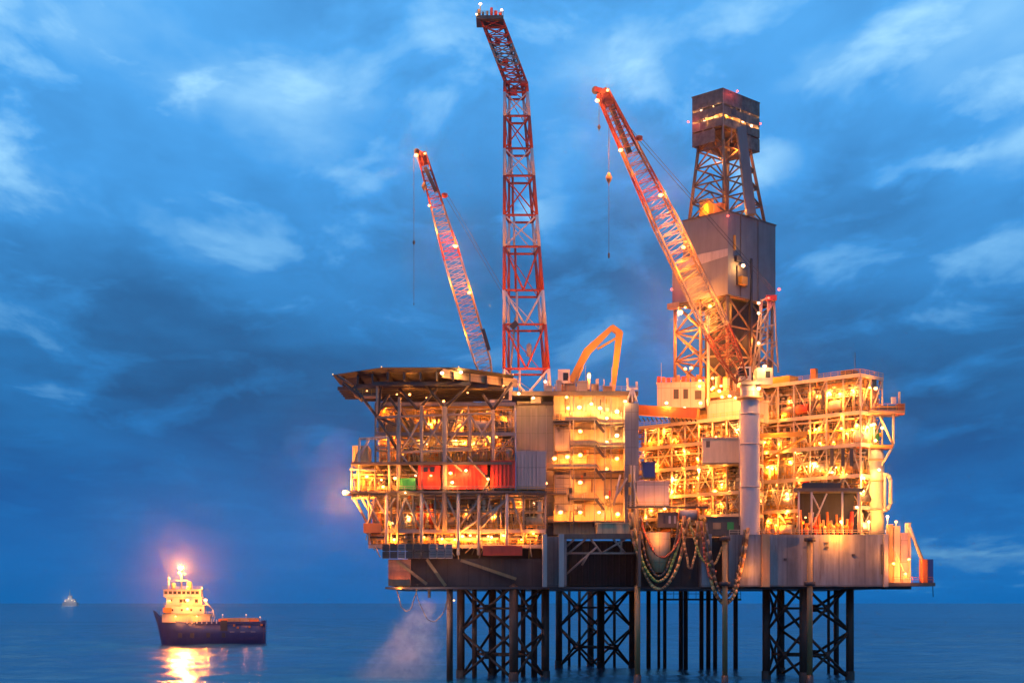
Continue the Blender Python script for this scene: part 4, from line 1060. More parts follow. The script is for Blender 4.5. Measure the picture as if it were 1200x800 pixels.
# ------------------------------------------------------------------ yellow knuckle crane
yk = empty('knuckle_crane', 'folded yellow knuckle boom crane on the roof of the accommodation block', 'crane', at(665, 455, 366))
def taper(b_, p, q, w0, w1):
    p = Vector(p); q = Vector(q); d = (q - p).normalized(); a = Vector((0, 1, 0)); c = d.cross(a).normalized()
    pts = [p - a * w0 / 2 - c * w0 / 2, p + a * w0 / 2 - c * w0 / 2, p + a * w0 / 2 + c * w0 / 2, p - a * w0 / 2 + c * w0 / 2,
           q - a * w1 / 2 - c * w1 / 2, q + a * w1 / 2 - c * w1 / 2, q + a * w1 / 2 + c * w1 / 2, q - a * w1 / 2 + c * w1 / 2]
    b_._add(pts, [(3, 2, 1, 0), (4, 5, 6, 7), (0, 1, 5, 4), (1, 2, 6, 5), (2, 3, 7, 6), (3, 0, 4, 7)])
bb = MB(); taper(bb, at(669, 447, 366), at(688, 412, 366), 1.5, 1.9); taper(bb, at(687, 413, 366), at(718, 383, 366), 1.9, 1.1); bb.build('main_boom', 'yellow', yk)
bb = MB(); taper(bb, at(716, 383, 366), at(727, 391, 366), 1.4, 1.5); taper(bb, at(726, 389, 366), at(717, 466, 366), 1.7, 1.1); bb.build('jib', 'yellow', yk)
MB().tube(at(700, 409, 365), at(722, 396, 365), .28, n=8).build('hydraulic_ram', 'yellow', yk)
MB().tube(at(675, 448, 365), at(683, 430, 365), .26, n=8).build('hydraulic_ram', 'yellow', yk)
kc = MB().box(xp(654, 364), xp(668, 364), 363.5, 366, zy(449, 364), zy(433, 364)).build('cab', 'white', yk)
MB().box(xp(660, 363.4), xp(666, 363.4), 363.42, 363.49, zy(446, 364), zy(437, 364)).build('window', 'glass', kc)
MB().lathe(at(665, 460, 366), [(1.6, -1), (1.6, 1.6), (1.2, 2.6)], 14).build('turret', 'orange', yk)
light_only(yk, at(690, 440, 360), 3000); light_only(yk, at(712, 420, 360), 2500)

# ------------------------------------------------------------------ derrick
dr = empty('drilling_derrick', 'tall grey clad drilling derrick with a lit boxy crown, right of centre', 'derrick', (xp(853, 366), 366, 70), A45)
DX, DY = xp(853, 366), 366.0
dfr = Matrix.Translation((DX, DY, 0)) @ Matrix.Rotation(A45, 4, 'Z')
cfr_ = Matrix.Translation((xp(847, 370), 370, 0)) @ Matrix.Rotation(A45, 4, 'Z')
# crown: clad panels with an open frame inside, lit from within
cz0, cz1 = 133.0, 145.6
def dbox(x0, x1, y0, y1, z0, z1, name, mat, fr=dfr, lab=None): return MB(fr).box(x0, x1, y0, y1, z0, z1).build(name, mat, dr, lab)
# cladding as strips with open louvre bands
for i in range(4):
    for z0, z1 in ((133.0, 136.2), (136.6, 138.7), (139.3 + .2 * (i % 2), 141.5), (142.1, 145.4)):
        x0 = -9.6 + i * 2.4
        if not (z0 < 134 and i == 3): dbox(x0 + .03, x0 + 2.37, 0, .1, z0, z1, 'crown_cladding', 'crown', cfr_)
        y0 = .13 + i * 3.85
        if not (z0 < 134 and i < 2): dbox(-.1, 0, y0 + .03, y0 + 3.82, z0, z1, 'crown_cladding', 'crown', cfr_)
for x in (-9.55, -6.4, -3.2, -.1): dbox(x - .12, x + .12, .14, .4, cz0, cz1, 'crown_post', 'strut', cfr_)
for y in (3.9, 7.8, 11.6, 15.3): dbox(-.4, -.14, y - .12, y + .12, cz0, cz1, 'crown_post', 'strut', cfr_)
for x in range(7):
    for (px0, h) in ((-9 + x * 1.4, random.uniform(.8, 3)),):
        dbox(px0, px0 + .7, 3 + random.uniform(0, 2), 5.5, 138 + random.uniform(-1, 2), 140.5 + h, 'crown_machinery', random.choice(['buff', 'mid', 'ivory', 'yellow']), cfr_)
dbox(-9.5, -.15, 15.35, 15.5, cz0, cz1, 'crown_cladding', 'crown', cfr_); dbox(-9.6, -9.48, .1, 15.4, cz0, cz1, 'crown_cladding', 'crown', cfr_)
dbox(-9.7, .1, -.1, 15.6, 145.4, 145.7, 'crown_roof', 'crown', cfr_)
dbox(-9.4, -.2, .2, 15.3, 136.6, 136.85, 'crown_floor', 'mid', cfr_)
dbox(-7, -2.4, 2, 13, 138.0, 141.0, 'crown_block', 'buff', cfr_)
for x, y, z in ((-7.5, 1.2, 142), (-4.6, 1.3, 140.8), (-2.4, 1.3, 143.2), (-1.2, 3.2, 140.2), (-1.2, 6.5, 142), (-1.2, 10, 140), (-1.2, 13.5, 139.6), (-6.6, 1.2, 139.1), (-8.4, 1.2, 138.2), (-1.3, 8.3, 138.6)):
    p = cfr_ @ Vector((x, y, z)); lamp(dr, p, 380, (1, .50, .18), .85, off=(0, 0, -.8), mat='lampw')
for p in (at(891, 145, 384), at(806.5, 143, 376), at(864, 107, 372)): lamp(dr, p, 200, (1, .08, .05), .55, 'beacon', 'lampr')
# tapered open tower
base4 = [(-12.6, .8), (-.8, .8), (-.8, 16.5), (-12.6, 16.5)]
topf = [(-8.6, 2.0), (-1.6, 2.0), (-1.6, 12.5), (-8.6, 12.5)]
zb, ztp = 114.0, 136.4
BB = [dfr @ Vector((x, y, zb)) for x, y in base4]; TT = [cfr_ @ Vector((x, y, ztp)) for x, y in topf]
for i in range(4): MB().tube(BB[i], TT[i], .42, n=8).build('tower_chord', 'brownst', dr)
for k in range(5):
    for i in range(4):
        j = (i + 1) % 4; a0, a1 = k / 5, (k + 1) / 5
        a, c, d, e = BB[i].lerp(TT[i], a0), BB[i].lerp(TT[i], a1), BB[j].lerp(TT[j], a0), BB[j].lerp(TT[j], a1)
        bb = MB(); m_ = (c + e) / 2
        bb.tube(a, m_, .22, n=6); bb.tube(d, m_, .22, n=6); bb.tube(c, e, .22, n=6)
        bb.build('tower_brace', 'brownst', dr)
MB(dfr).tube((-7, 8, 96), (-6.5, 8, 135), .9, n=10).build('guide_tube', 'mid', dr)
a = cfr_ @ Vector((-.6, 3.0, 137)); c = at(884, 250, 378)
bb = MB(); bb.bar(at(868, 150, 371), at(880, 252, 371), 2.6, 2.2); bb.build('service_duct', 'dgrey', dr)
dbox(-10, -7.4, 1.5, 4, 114, 119, 'winch_house', 'yellow'); dbox(-5.2, -3, 1, 3, 114, 117, 'winch_house', 'orange')
for p in (dfr @ Vector((-7, .6, 116.5)), dfr @ Vector((-1, 8, 116)), dfr @ Vector((-6, 8, 118)), dfr @ Vector((-5, 3, 128)), dfr @ Vector((-3, 9, 132.5))): light_only(dr, p, 1500)
# wind wall body
dbox(-14, 0, 0, 20, 103.2, 114.0, 'wind_wall', 'dgrey'); dbox(-14.2, .2, -.2, 20.2, 114.0, 114.35, 'wall_cap', 'mid')
dbox(-17.4, 0.0, -.003, 20.02, 93.8, 103.2, 'wind_wall', 'dgrey', dfr, 'wider lower wall with pale sloping ledge')
bb = MB(dfr)   # sloping ledge
bb._add([dfr @ Vector(q) for q in ((-17.4, -.05, 101.6), (0, -.05, 103.2), (0, -.05, 105.0), (-14.0, -.05, 105.0), (-17.4, .1, 101.6), (0, .1, 103.2), (0, .1, 105.0), (-14.0, .1, 105.0))],
        [(0, 1, 2, 3), (7, 6, 5, 4), (0, 4, 5, 1), (1, 5, 6, 2), (2, 6, 7, 3), (3, 7, 4, 0)]); bb.build('ledge', 'lgrey', dr)
for y in (5, 12.3): dbox(.0, .16, y, y + .2, 94, 114, 'wall_rib', 'mid')
dbox(.03, .35, 9.2, 9.8, 82, 104, 'cable_tray', 'dark')
dbox(.02, .5, 3.3, 7.4, 96.5, 101.3, 'hatch_frame', 'mid'); dbox(.5, 1.6, 3.6, 6.0, 96.6, 98.6, 'hatch_platform', 'yellow')
lamp(dr, dfr @ Vector((1.5, 4.2, 101.2)), 900, WHT, 1.1)
dbox(.02, .4, 2.2, 2.8, 105, 108.6, 'wall_fitting', 'yellow'); dbox(.02, .8, 2.6, 4.6, 102.2, 103.6, 'exhaust', 'dark')
lamp(dr, at(853, 253, 364.5), 260, (1, .08, .05), .55, 'beacon', 'lampr')
lamp(dr, at(787, 339, 376), 260, (1, .08, .05), .55, 'beacon', 'lampr')
# lower open structure
lowb = [(-17.0, .6), (-.6, .6), (-.6, 19.4), (-17.0, 19.4), (-8.8, .6), (-.6, 10)]
for x, y in lowb: MB(dfr).tube((x, y, 70), (x, y, 93.8), .42, n=8).build('lower_chord', 'brownst', dr)
LF = [((-17, .6), (-8.8, .6)), ((-8.8, .6), (-.6, .6)), ((-.6, .6), (-.6, 10)), ((-.6, 10), (-.6, 19.4)), ((-17, .6), (-17, 19.4)), ((-17, 19.4), (-.6, 19.4))]
for (p, q) in LF:
    for k in range(3):
        z0, z1 = 72 + k * 7.2, 72 + (k + 1) * 7.2
        bb = MB(dfr); bb.tube((*p, z0), (*q, z1), .25, n=6); bb.tube((*q, z0), (*p, z1), .25, n=6); bb.tube((*p, z1), (*q, z1), .25, n=6); bb.build('lower_brace', 'brownst', dr)
dbox(-11, -2.5, 5, 17, 72, 93.6, 'drill_house', 'hulld')
MB().tube(at(830, 475, 362), at(830, 370, 364), .35, n=8).build('standpipe', 'ivory', dr)
for px, py, pw, s, Y in ((797, 366, 26000, 1.5, 372), (803, 360, 300, .6, 371), (787, 432, 0, 0, 0)):
    if pw: lamp(dr, at(px, py, Y), pw, WARM, s)
dbox(-17.8, -14, -1.6, -.05, 92.3, 92.6, 'lamp_platform', 'buff'); dbox(-17.8, -14, -1.6, -1.5, 92.6, 93.7, 'lamp_rail', 'buff')
for px, py in ((803, 432), (810, 431), (835, 443), (834, 456), (820, 446), (845, 452)): lamp(dr, at(px, py, 360), 900, WARM, .8)
for p in (dfr @ Vector((-12, -1.5, 80)), dfr @ Vector((1.5, 6, 78)), dfr @ Vector((-5, -1.5, 76)), dfr @ Vector((-14, 6, 85)), dfr @ Vector((2, 12, 84))): light_only(dr, p, 1700)
df = empty('drill_floor', 'cluttered orange lit drill floor deck under the derrick', 'deck module', (DX, DY, 63), A45)
ff = Matrix.Translation((DX, DY, 0)) @ Matrix.Rotation(A45, 4, 'Z')
MB(ff).box(-19, 1.5, -1.5, 22, 68.6, 70).build('floor', 'buff', df); MB(ff).box(-18, 0, 0, 21, 63.1, 68.6).build('base_wall', 'buff', df)
railing(df, (-19, -1.4, 70), (1.5, -1.4, 70), mat='orange', fr=ff); railing(df, (1.4, -1.4, 70), (1.4, 22, 70), mat='orange', fr=ff)
for i in range(26):
    x = random.uniform(-18, 0); y = random.uniform(-1, 2); h = random.uniform(1.2, 4.5); w = random.uniform(.3, 1.2)
    (MB(ff).box(x, x + w, y, y + w, 70, 70 + h) if random.random() < .6 else MB(ff).tube((x, y, 70), (x, y, 70 + h), w * .4, n=8)).build('floor_machine', random.choice(['orange', 'buff', 'cred', 'ivory', 'yellow', 'mid']), df)
for i in range(14):
    y = random.uniform(1, 20); h = random.uniform(1.2, 4); w = random.uniform(.4, 1.4)
    MB(ff).box(.1 - w, .1, y, y + w, 70, 70 + h).build('floor_machine', random.choice(['orange', 'buff', 'cred', 'ivory']), df)
for i in range(6): light_only(df, ff @ Vector((-17 + i * 3.6, -3.2, 71.5)), 900)

# ------------------------------------------------------------------ right module extras
MB(rfr).box(-36, -20, .3, 4, 72.2, 74.0).build('roof_unit', 'yellow', rmod); MB(rfr).box(-6, -3, 1, 4, 72.2, 73.6).build('roof_unit', 'dark', rmod)
MB(rfr).box(-14.5, -13, 1, 2, 72.2, 75).build('roof_unit', 'orange', rmod); MB(rfr).box(-41, -38, .3, 3, 72.2, 75.5).build('roof_unit', 'yellow', rmod)
MB(rfr).box(-32.2, -27, -.6, -.1, 62.9, 64.3).build('dark_panel', 'dark', rmod)
light_only(rmod, rfr @ Vector((-38, -1.5, 75)), 1500); light_only(rmod, rfr @ Vector((-25, -1.5, 76)), 900)
for px in (975, 988, 998): 
    Y = rf_(px) - .5; MB().box(xp(px - 2, Y), xp(px + 2, Y), Y, Y + .3, zy(546, Y), zy(525, Y)).build('vertical_louvre', 'mid', rmod)
antenna = MB().tube(rfr @ Vector((-2, 1, 72.2)), rfr @ Vector((-2, 1, 77.5)), .07, n=5).build('whip_antenna', 'mid', rmod)
# cantilever platform right
ct = empty('cantilever_platform', 'small railed platform jutting out at the upper right end of the platform', 'platform', at(1030, 484, 356))
z = zy(482, 356)
MB().box(xp(1012, 356), xp(1058, 356), 354, 361, z - .7, z).build('floor', 'buff', ct)
railing(ct, (xp(1018, 356), 354.1, z), (xp(1058, 356), 354.1, z), mat='yellow', h=1.6); MB().box(xp(1028, 356), xp(1050, 356), 354.2, 354.4, z + .1, z + 1.2).build('kick_panel', 'ochre', ct)
for a, bb in (((1018, 485), (1018, 545)), ((1047, 484), (1047, 520)), ((1031, 487), (1047, 522)), ((1047, 522), (1033, 545)), ((1024, 487), (1024, 520))):
    MB().tube(at(*a, 355), at(*bb, 355), .3, n=7).build('strut', 'ivory', ct)
MB().tube(at(1054, 480, 355), at(1054, 459, 355), .3, n=8).build('davit_post', 'ivory', ct); MB().box(xp(1051, 355), xp(1059, 355), 354.2, 356.5, z - .9, z + 1.6).build('winch', 'orange', ct)
MB().box(xp(1044, 355), xp(1049, 355), 354.0, 354.9, z + 1.7, z + 3.2).build('life_raft', 'white', ct)
MB().box(xp(1008, 354.5), xp(1046, 354.5), 354.6, 360, zy(525, 355), zy(521, 355)).build('lower_floor', 'orange', ct)
for px, py in ((1021, 498), (1034, 501), (1026, 516)): lamp(ct, at(px, py, 353.8), 800, WHT, .8)
vs = empty('vertical_vessel', 'tall pale round vessel at the right end of the lit decks', 'vessel', at(1025, 622, 357))
c = at(1024, 622, 357)
MB().lathe((c.x, c.y, 0), [(.1, 33.5), (2.5, 33.6), (2.5, 53.5), (1.6, 55.2), (.1, 55.6)], 24).build('shell', 'ivory', vs)
for z in (40, 47, 52): MB().lathe((c.x, c.y, 0), [(2.5, z), (2.9, z + .1), (2.9, z + .4), (2.5, z + .5)], 24).build('ring', 'buff', vs)
bb = MB(); pts = [at(1034, 556, 355), at(1041, 556, 355), at(1043.5, 562, 355), at(1043.5, 590, 355), at(1040, 597, 355), at(1034, 598, 355)]; bb.path(pts, .5, 8); bb.build('loop_pipe', 'ivory', vs)
MB().tube(at(1037, 556, 355), at(1037, 600, 355), .35, n=8).build('pipe', 'ivory', vs)
for px, py in ((1018, 611), (1040, 605), (1011, 575), (1012, 560), (1030, 550)): lamp(vs, at(px, py, 352.4), 1500, WHT, .8)
for px, py in ((1040, 605), (1018, 611)): MB().tube(at(px, 628, 352.9), at(px, py, 352.9), .12, n=6).build('lamp_post', 'lgrey', vs)
# pump shelter
ps = empty('pump_shelter', 'dark roofed shelter with orange pipes on the grey right hull', 'shelter', at(968, 622, 350))
z0 = HZ1; z1 = zy(576, 348)
MB().prism([(xp(930, 347), 347), (xp(1012, 347), 347), (xp(1006, 353), 353.5), (xp(936, 353), 353.5)], z1, z1 + .8).build('roof', 'mid', ps)
MB().prism([(xp(940, 349), 349), (xp(985, 349), 349), (xp(975, 353), 353), (xp(946, 353), 353)], z1 + .8, z1 + 2.2).build('roof_hood', 'dark', ps)
MB().box(xp(936, 354), xp(1005, 354), 353, 354, z0, z1).build('back_wall', 'hulld', ps)
for px in (936, 951, 987, 1006): MB().tube(at(px, 624, 347.3), at(px, 576, 347.3), .26, n=7).build('post', 'lgrey', ps)
for a, bb in (((951, 578), (960, 596)), ((969, 578), (953, 615)), ((953, 600), (951, 615))): MB().tube(at(*a, 347.2), at(*bb, 347.2), .2, n=6).build('brace', 'lgrey', ps)
for i in range(12):
    px = 940 + i * 5.2; h = random.uniform(2, 6); x = xp(px, 350); bb = MB()
    bb.tube((x, 350, z0), (x + random.uniform(-.5, .5), 350.5, z0 + h), random.uniform(.2, .45), n=8); bb.lathe((x, 350, z0 + h * .5), [(.1, -.5), (.6, -.3), (.6, .3), (.1, .5)], 8); bb.build('pump_riser', random.choice(['orange', 'orange', 'cred', 'buff']), ps)
for px in (942, 955, 968, 980, 992, 1000): light_only(ps, at(px, 614, 348.6), 260)
lamp(ps, at(986, 611, 347.6), 500, WHT, .9); lamp(ps, at(1004, 594, 346.6), 600, WHT, .8); lamp(ps, at(944, 606, 347.6), 260, WARM, .5)
# light washing over the hull side
for px, py, pw in ((985, 628, 4200), (880, 668, 800), (1040, 650, 500), (770, 626, 900)): light_only(ps, at(px, py, 342.6), pw)
# right end platform on the hull
re_ = empty('end_platform', 'low orange lit service platform bolted to the right end of the hull', 'platform', at(1065, 684, 346))
z = zy(684, 346)
MB().box(xp(1040, 346), xp(1094, 346), 344.5, 352, z - .5, z + .3).build('floor', 'mid', re_); MB().box(xp(1040, 346), xp(1068, 346), 346, 352, z - 1.2, z - .52).build('floor_frame', 'dark', re_)
railing(re_, (xp(1045, 345), 344.6, z + .3), (xp(1093, 345), 344.6, z + .3), mat='orange', h=1.3)
for px0, px1, py0, mt in ((1042, 1047, 614, 'buff'), (1048, 1055, 616, 'ivory'), (1056, 1064, 624, 'pink'), (1064.5, 1067.5, 612, 'ivory')):
    MB().box(xp(px0, 347), xp(px1, 347), 347, 350, z + .3, zy(py0, 347)).build('tank', mt, re_)
MB().tube(at(1066, 618, 346), at(1081, 656, 346), .42, n=8).build('davit_arm', 'ivory', re_); MB().tube(at(1046, 640, 345.6), at(1062, 676, 345.6), .14, n=6).build('stay', 'ivory', re_)
MB().box(xp(1080, 346), xp(1086, 346), 345.2, 348, z + .3, zy(655, 346)).build('locker', 'orange', re_); MB().box(xp(1086.5, 346), xp(1092.5, 346), 345.2, 348, z + .3, zy(655, 346)).build('locker', 'blue', re_)
MB().tube(at(1093, 686, 346), at(1093.5, 699, 346), .1, n=5).build('hanging_hook', 'dark', re_)
MB().tube(at(1050, 618, 345.7), at(1050, 610, 345.7), .12, n=6).build('lamp_post', 'lgrey', re_)
for px, py in ((1050, 611), (1065, 655), (1061, 672), (1047, 660)): lamp(re_, at(px, py, 345.0), 900, WARM, .7)

# flag-like mast left, thin antennas
for i, (px, py0, py1, Y, lb) in enumerate(((775, 447, 425, 368, 'thin whip antenna on the orange lit control cabin'), (717, 462, 430, 362, 'thin whip antenna behind the yellow crane jib on the roof'), (686, 452, 428, 362, 'thin whip antenna left of the yellow crane jib on the roof'))):
    tag(MB().tube(at(px, py0, Y), at(px, py1, Y), .07, n=5).build('whip_antenna', 'white'), lb, 'antenna')

# ------------------------------------------------------------------ water discharge spray
def spray_mat():
    m = bpy.data.materials.new('spray'); m.use_nodes = True; T = NT(m.node_tree); T.n.remove(T.n['Principled BSDF'])
    v = T.new('ShaderNodeVolumePrincipled'); v.inputs['Color'].default_value = (.95, .93, .92, 1)
    t = T.new('ShaderNodeTexCoord'); s = T.new('ShaderNodeSeparateXYZ'); T.l.new(t.outputs['Generated'], s.inputs[0])
    n = T.noise(t.outputs['Object'], .28, 6, .68, .6)
    x = T.math('SUBTRACT', s.outputs[0], T.math('ADD', .50, T.math('MULTIPLY', s.outputs[2], .27))); 
    y = T.math('SUBTRACT', s.outputs[1], .5)
    wid = T.math('ADD', .12, T.math('MULTIPLY', T.math('SUBTRACT', 1.0, s.outputs[2]), .50))
    rr = T.math('DIVIDE', T.math('SQRT', T.math('ADD', T.math('MULTIPLY', x, x), T.math('MULTIPLY', y, y))), wid)
    rr = T.math('ADD', rr, T.math('MULTIPLY', T.math('SUBTRACT', T.noise(t.outputs['Object'], .5, 4, .6), .5), 1.1)); d = T.maprange(rr, .1, 1.0, 1.0, 0.0, True)
    d = T.math('MULTIPLY', d, T.maprange(s.outputs[2], .0, .97, .35, 1.0))
    d = T.math('MULTIPLY', d, T.maprange(s.outputs[2], .94, 1.0, 1.0, 0.0))
    d = T.math('MULTIPLY', d, T.maprange(n, .38, .66, .05, 1.8))
    T.put(v.inputs['Density'], T.math('MULTIPLY', d, .085))
    T.l.new(v.outputs[0], T.n['Material Output'].inputs['Volume'])
    m.cycles.volume_step_rate = 1.0
    return m
M['spray'] = spray_mat()
bb = MB(); bb.box(xp(405, 356), xp(530, 356), 345, 367, .05, zy(701, 356))
tag(bb.build('water_spray', 'spray'), 'pinkish plume of discharge spray falling from the left end of the hull', 'spray', kind='stuff')
dn = empty('discharge_nozzle', 'small nozzle pipe spouting water under the left end of the hull', 'pipe', at(503, 690, 356))
MB().tube(at(503, 687, 356), at(503, 700, 356), .35, n=8).build('pipe', 'dark', dn)
lamp(dn, at(532, 703, 350), 8000, (1, .50, .34), .5, off=(-1.2, -.3, -.2)); light_only(dn, at(468, 690, 348), 700); light_only(dn, at(500, 712, 346.2), 3500, (1, .55, .42)); light_only(dn, at(470, 745, 344), 3000, (1, .55, .45))  # lamp and bare lights added to brighten the spray

# ------------------------------------------------------------------ supply ship
ship = empty('supply_ship', 'dark blue supply ship with a brightly lit white bridge, sailing on the left', 'ship', (xp(246, 655), 655, 0), R(7))
sf = MAT[ship.name]
st = [(-24.5, .3, 0.2, 15.2), (-23, 1.6, .5, 14.4), (-21, 3.2, 1.6, 12.4), (-17, 5.2, 3.6, 10.6), (-11, 6.2, 5.4, 9.9), (0, 6.5, 6.2, 9.0), (12, 6.5, 6.2, 8.8), (21, 6.4, 6.0, 8.7), (24.2, 6.0, 5.6, 8.7)]
bb = MB(sf); rings = []
for (x, bd, bw, z) in st:
    xw = x + (2.6 * max(0, (-x - 12) / 12.5)) * 1.6 if x < -12 else x
    rings.append([(xw, -bw * .6, -2), (xw, -bw, 0.3), ((x + xw) / 2, -(bw + bd) / 2, z * .55), (x, -bd, z), (x, bd, z), ((x + xw) / 2, (bw + bd) / 2, z * .55), (xw, bw, .3), (xw, bw * .6, -2)])
base = len(bb.v)
for r_ in rings: bb.v.extend(sf @ Vector(p) for p in r_)
for i in range(len(rings) - 1):
    for k in range(7): bb.f.append((i * 8 + k, i * 8 + k + 1, (i + 1) * 8 + k + 1, (i + 1) * 8 + k)); bb.sm.append(k not in (3,))
bb.f.append(tuple(range(8))); bb.sm.append(False); bb.f.append(tuple((len(rings) - 1) * 8 + k for k in reversed(range(8)))); bb.sm.append(False)
bb.build('hull', 'shipblue', ship)
MB(sf).box(-6, 24, -6.62, -6.45, 8.9, 10.1).build('bulwark', 'shipblue', ship); MB(sf).box(22.5, 24.3, -6.2, 6.2, 8.7, 10.6).build('stern_bulwark', 'shipblue', ship)
MB(sf).box(3, 23.5, -5.6, 5.6, 9.0, 10.0).build('cargo_deck', 'buff', ship)
for x0, x1, y0, z1, mt in ((4, 8, -5, 11.3, 'orange'), (8.6, 13, -5, 11.0, 'buff'), (13.5, 17, -4.4, 11.2, 'cream'), (17.4, 21.5, -4.8, 10.9, 'orange'), (5, 21, -1, 11.6, 'buff')):
    MB(sf).box(x0, x1, y0, y0 + 3.2, 10.0, z1).build('cargo', mt, ship)
MB(sf).box(5, 8, -6.75, -6.6, 6.2, 10.6).build('tarpaulin', 'dark', ship)
for i in range(12):
    x = -20 + i * 2.1; MB(sf).box(x, x + .5, -6.75 if x > -10 else -6.0 + (-x - 10) * .32, -6.2 if x > -10 else -5.2 + (-x - 10) * .32, 9.2, 11.0).build('bulwark_stay', 'white', ship)
for x in (-13, -8, -1, 5.5): MB(sf).box(x, x + 1.6, -6.62, -6.4, 3.2, 5.2).build('hull_marking', 'dark', ship)
bb = MB(sf)
for i in range(3): bb.tube((9 + i * 4.5, -6.75, 5.6), (9 + i * 4.5 + 2.0, -6.75, 5.6), .14, n=5)
bb.build('fender_bar', 'lgrey', ship)
for x, z in ((10.4, 8), (17, 7.4), (22.2, 8.2), (12, 7)): MB(sf).box(x, x + .9, -6.8, -6.62, z, z + .9).build('tyre_fender', 'orange', ship)
# superstructure tiers
tiers = [(-20.0, 0.5, 5.6, 9.8, 13.5, 'ivory'), (-18.8, -2.0, 5.2, 13.5, 17.3, 'white'), (-18.2, -3.2, 4.9, 17.3, 20.8, 'white'), (-19.4, -3.4, 5.6, 20.8, 24.2, 'white')]
for (x0, x1, w, z0, z1, mt) in tiers:
    MB(sf).box(x0, x1, -w, w, z0, z1 - .25).build('deckhouse', mt, ship); MB(sf).box(x0 - .6, x1 + .8, -w - .5, w + .5, z1 - .25, z1).build('deckhouse_roof', 'lgrey', ship)
    railing(ship, (x0 - .5, -w - .4, z1), (x1 + .7, -w - .4, z1), mat='white', fr=sf)
for i in range(8): MB(sf).box(-19.0 + i * 1.9, -17.6 + i * 1.9, -5.68, -5.605, 22.0, 23.3).build('bridge_window', 'glass', ship)
MB(sf).box(-19.5, -19.41, -5, 5, 22.0, 23.3).build('bridge_window', 'glass', ship)
for x in (-17, -12.6, -11.0, -6): MB(sf).box(x, x + 1.3, -4.98, -4.905, 18.2, 19.8).build('window', 'glass', ship)
for x in (-16, -12, -8, -4): MB(sf).box(x, x + .8, -5.28, -5.205, 14.6, 15.6).build('window', 'glass', ship)
MB(sf).box(-19.5, -16, -6.7, -5.2, 14.0, 16.2).build('rescue_boat', 'orange', ship)
MB(sf).lathe((-9, 2, 0), [(1.2, 24.2), (1.0, 27.5), (.1, 27.6)], 12).build('funnel', 'buff', ship); MB(sf).lathe((-15.5, -2, 0), [(.9, 24.2), (.9, 26.8), (.1, 27)], 12).build('funnel', 'mid', ship)
MB(sf).tube((-12.2, 0, 24), (-12.2, 0, 35.5), .35, .15, n=8).build('mast', 'ivory', ship)
for z, w in ((28, 2.4), (31, 1.8), (33.5, 1.2)): MB(sf).bar((-12.2 - w, 0, z), (-12.2 + w, 0, z), .25).build('mast_yard', 'ivory', ship)
MB(sf).tube((-17.5, -2, 24), (-17.5, -2, 28.4), .2, n=6).build('mast_pole', 'white', ship); MB(sf).lathe((-17.5, -2, 28.6), [(.1, -.7), (.8, 0), (.1, .8)], 10).build('radome', 'white', ship)
for a, c in (((-3, -5.0, 20), (1.6, -5.0, 15.5)), ((1.6, -5.0, 15.5), (2.4, -5.0, 12)), ((2.4, -5, 12), (1.8, -5.0, 9.5)), ((-1.5, -5.0, 13), (2.2, -5.0, 12.5)), ((-1.5, -5, 13.4), (.6, -5, 9.6))): MB(sf).tube(a, c, .3, n=6).build('aft_strut', 'white', ship)
for x, y, z, pw, s in ((-12.2, -1.2, 33.6, 80000, 3.2), (-13.0, -1.1, 31.4, 8000, 1.3), (-9.0, -7.0, 19.4, 4000, 1.9), (-1.4, -6.0, 19.4, 4000, 1.7), (-16.6, -7.0, 19.2, 1500, 1.0), (-9.0, -7.4, 15.6, 1800, 1.5), (-5, -7.4, 12.4, 1000, .7), (-14, -7.0, 12.4, 1000, .8), (-9, -6.2, 25.4, 900, .7), (-3.0, -5.6, 24.8, 900, .7), (6, -7.6, 13, 260, .4), (16, -7.6, 13, 260, .4), (22, -7.5, 12, 160, .4)):
    p = sf @ Vector((x, y, z))
    if x > 3: MB(sf).tube((x, -6.4, 9), (x, -6.4, z), .12, n=5).build('lamp_post', 'lgrey', ship); p = sf @ Vector((x, -6.7, z + .1))
    lamp(ship, p, pw, WARM, s, off=(0, -1.8, -.4))

# ------------------------------------------------------------------ thin haze added to give the lamps halos
def haze_mat():
    m = bpy.data.materials.new('haze'); m.use_nodes = True; T = NT(m.node_tree); T.n.remove(T.n['Principled BSDF'])
    v = T.new('ShaderNodeVolumePrincipled'); v.inputs['Color'].default_value = (.92, .92, .95, 1)
    v.inputs['Density'].default_value = .00003; v.inputs['Anisotropy'].default_value = .975
    T.l.new(v.outputs[0], T.n['Material Output'].inputs['Volume'])
    return m
M['haze'] = haze_mat()
tag(MB().box(-4200, 1200, -30, 9500, -1, 175).build('haze', 'haze'), kind='stuff')

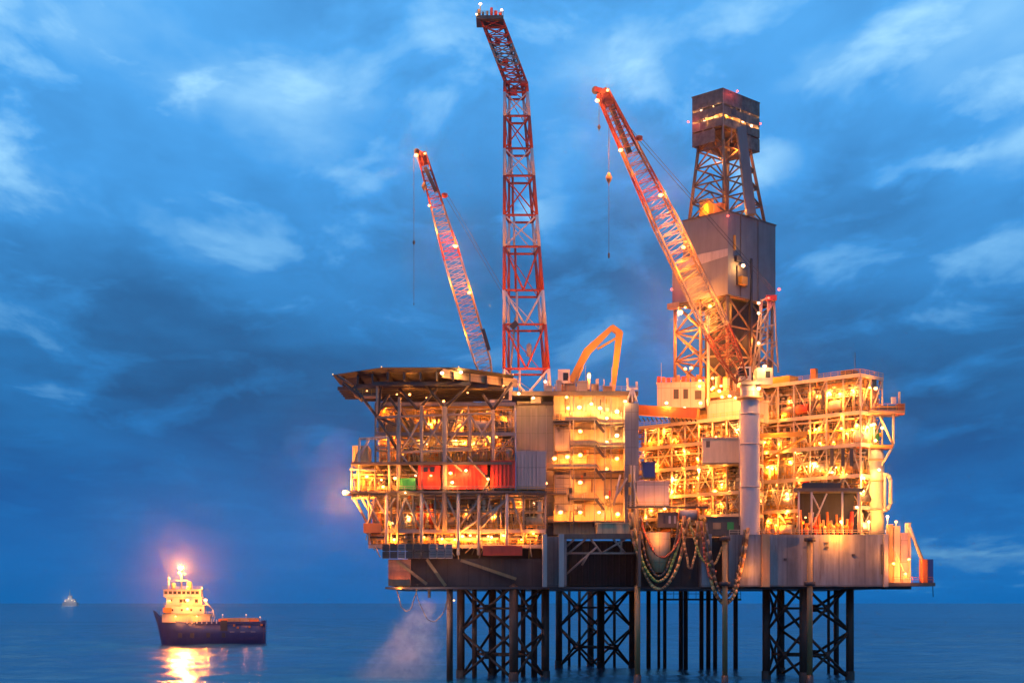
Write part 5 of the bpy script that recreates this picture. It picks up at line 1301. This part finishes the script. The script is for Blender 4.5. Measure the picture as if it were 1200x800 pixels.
# added spots: boom lamps lighting the decks, and camera-facing ones that make halos
def flood(parent, pos, target, power, col=WARM, ang=75):
    l = bpy.data.lights.new('flood_or_halo_spot', 'SPOT'); l.energy = power; l.color = col; l.spot_size = R(ang); l.spot_blend = .6; l.shadow_soft_size = .6
    o = bpy.data.objects.new('flood_or_halo_spot', l); C.objects.link(o); o.location = pos
    o.rotation_euler = (Vector(target) - Vector(pos)).to_track_quat('-Z', 'Y').to_euler()
    return o
for par, px, py, Y, pw in ((fb, 405, 577, 350.6, 100000), (rc_, 700, 118, 334, 22000), (rc_, 727.5, 176, 334.5, 30000), (lc_, 488, 182, 376, 22000), (dr, 797, 366, 370.8, 110000), (rc_, 774, 229, 336, 30000), (lc_, 534, 289, 379, 30000)):
    flood(par, at(px, py, Y - .8), (0, 0, 60), pw, (1, .30, .06), 110)  # extra beams at these lamps, turned to the camera for halos in haze
p = sf @ Vector((-12.2, -3.4, 33.6)); flood(ship, p, (0, 0, 60), 240000, (1, .28, .05), 110)  # added halo beam at the mast lamp
flood(rc_, at(772, 232, 335), at(960, 530, 355), 60000)
flood(rc_, at(726, 178, 333), at(830, 560, 358), 70000)
flood(rc_, at(830, 362, 338), at(900, 560, 356), 40000)
flood(lc_, at(533, 292, 345), at(520, 560, 352), 80000, ang=90)
flood(rc_, at(700, 122, 330), at(690, 560, 356), 40000)
flood(rc_, at(798, 294, 338), at(850, 640, 348), 30000)

# ------------------------------------------------------------------ distant ship
ds = empty('distant_vessel', 'tiny white lit vessel far away on the horizon at the left', 'ship', (xp(82, 9000), 9000, 0))
x0 = xp(82, 9000); u_ = 9000 / F
bb = MB(); bb.prism([(x0 - 9 * u_, 9000), (x0 + 8.5 * u_, 8990), (x0 + 8.5 * u_, 9030), (x0 - 8 * u_, 9030)], -2, 22); bb.build('hull', 'white', ds)
MB().box(x0 - 6 * u_, x0 + 6 * u_, 8995, 9028, 22, 42).build('deckhouse', 'white', ds); MB().box(x0 - 2.4 * u_, x0 + 2 * u_, 8998, 9020, 42, 62).build('bridge', 'white', ds)
MB().tube((x0 - .5 * u_, 9005, 62), (x0 - .5 * u_, 9005, 100), 4, 2, n=6).build('mast', 'white', ds)
for k, x in enumerate((-6, -2.5, 1, 5)): light_only(ds, (x0 + x * u_, 8950, 45), 1.0e4, (1, .85, .75))
for x, z in ((-5, 30), (-1, 44), (3, 34), (6.5, 28)): 
    MB().box(x0 + x * u_ - 2, x0 + x * u_ + 2, 8984, 8988, z - 2, z + 2).build('deck_lamp', 'lampw', ds)
print('lamps', nlamps, 'objects', len(bpy.data.objects), 'lights', len([o for o in bpy.data.objects if o.type == 'LIGHT']))
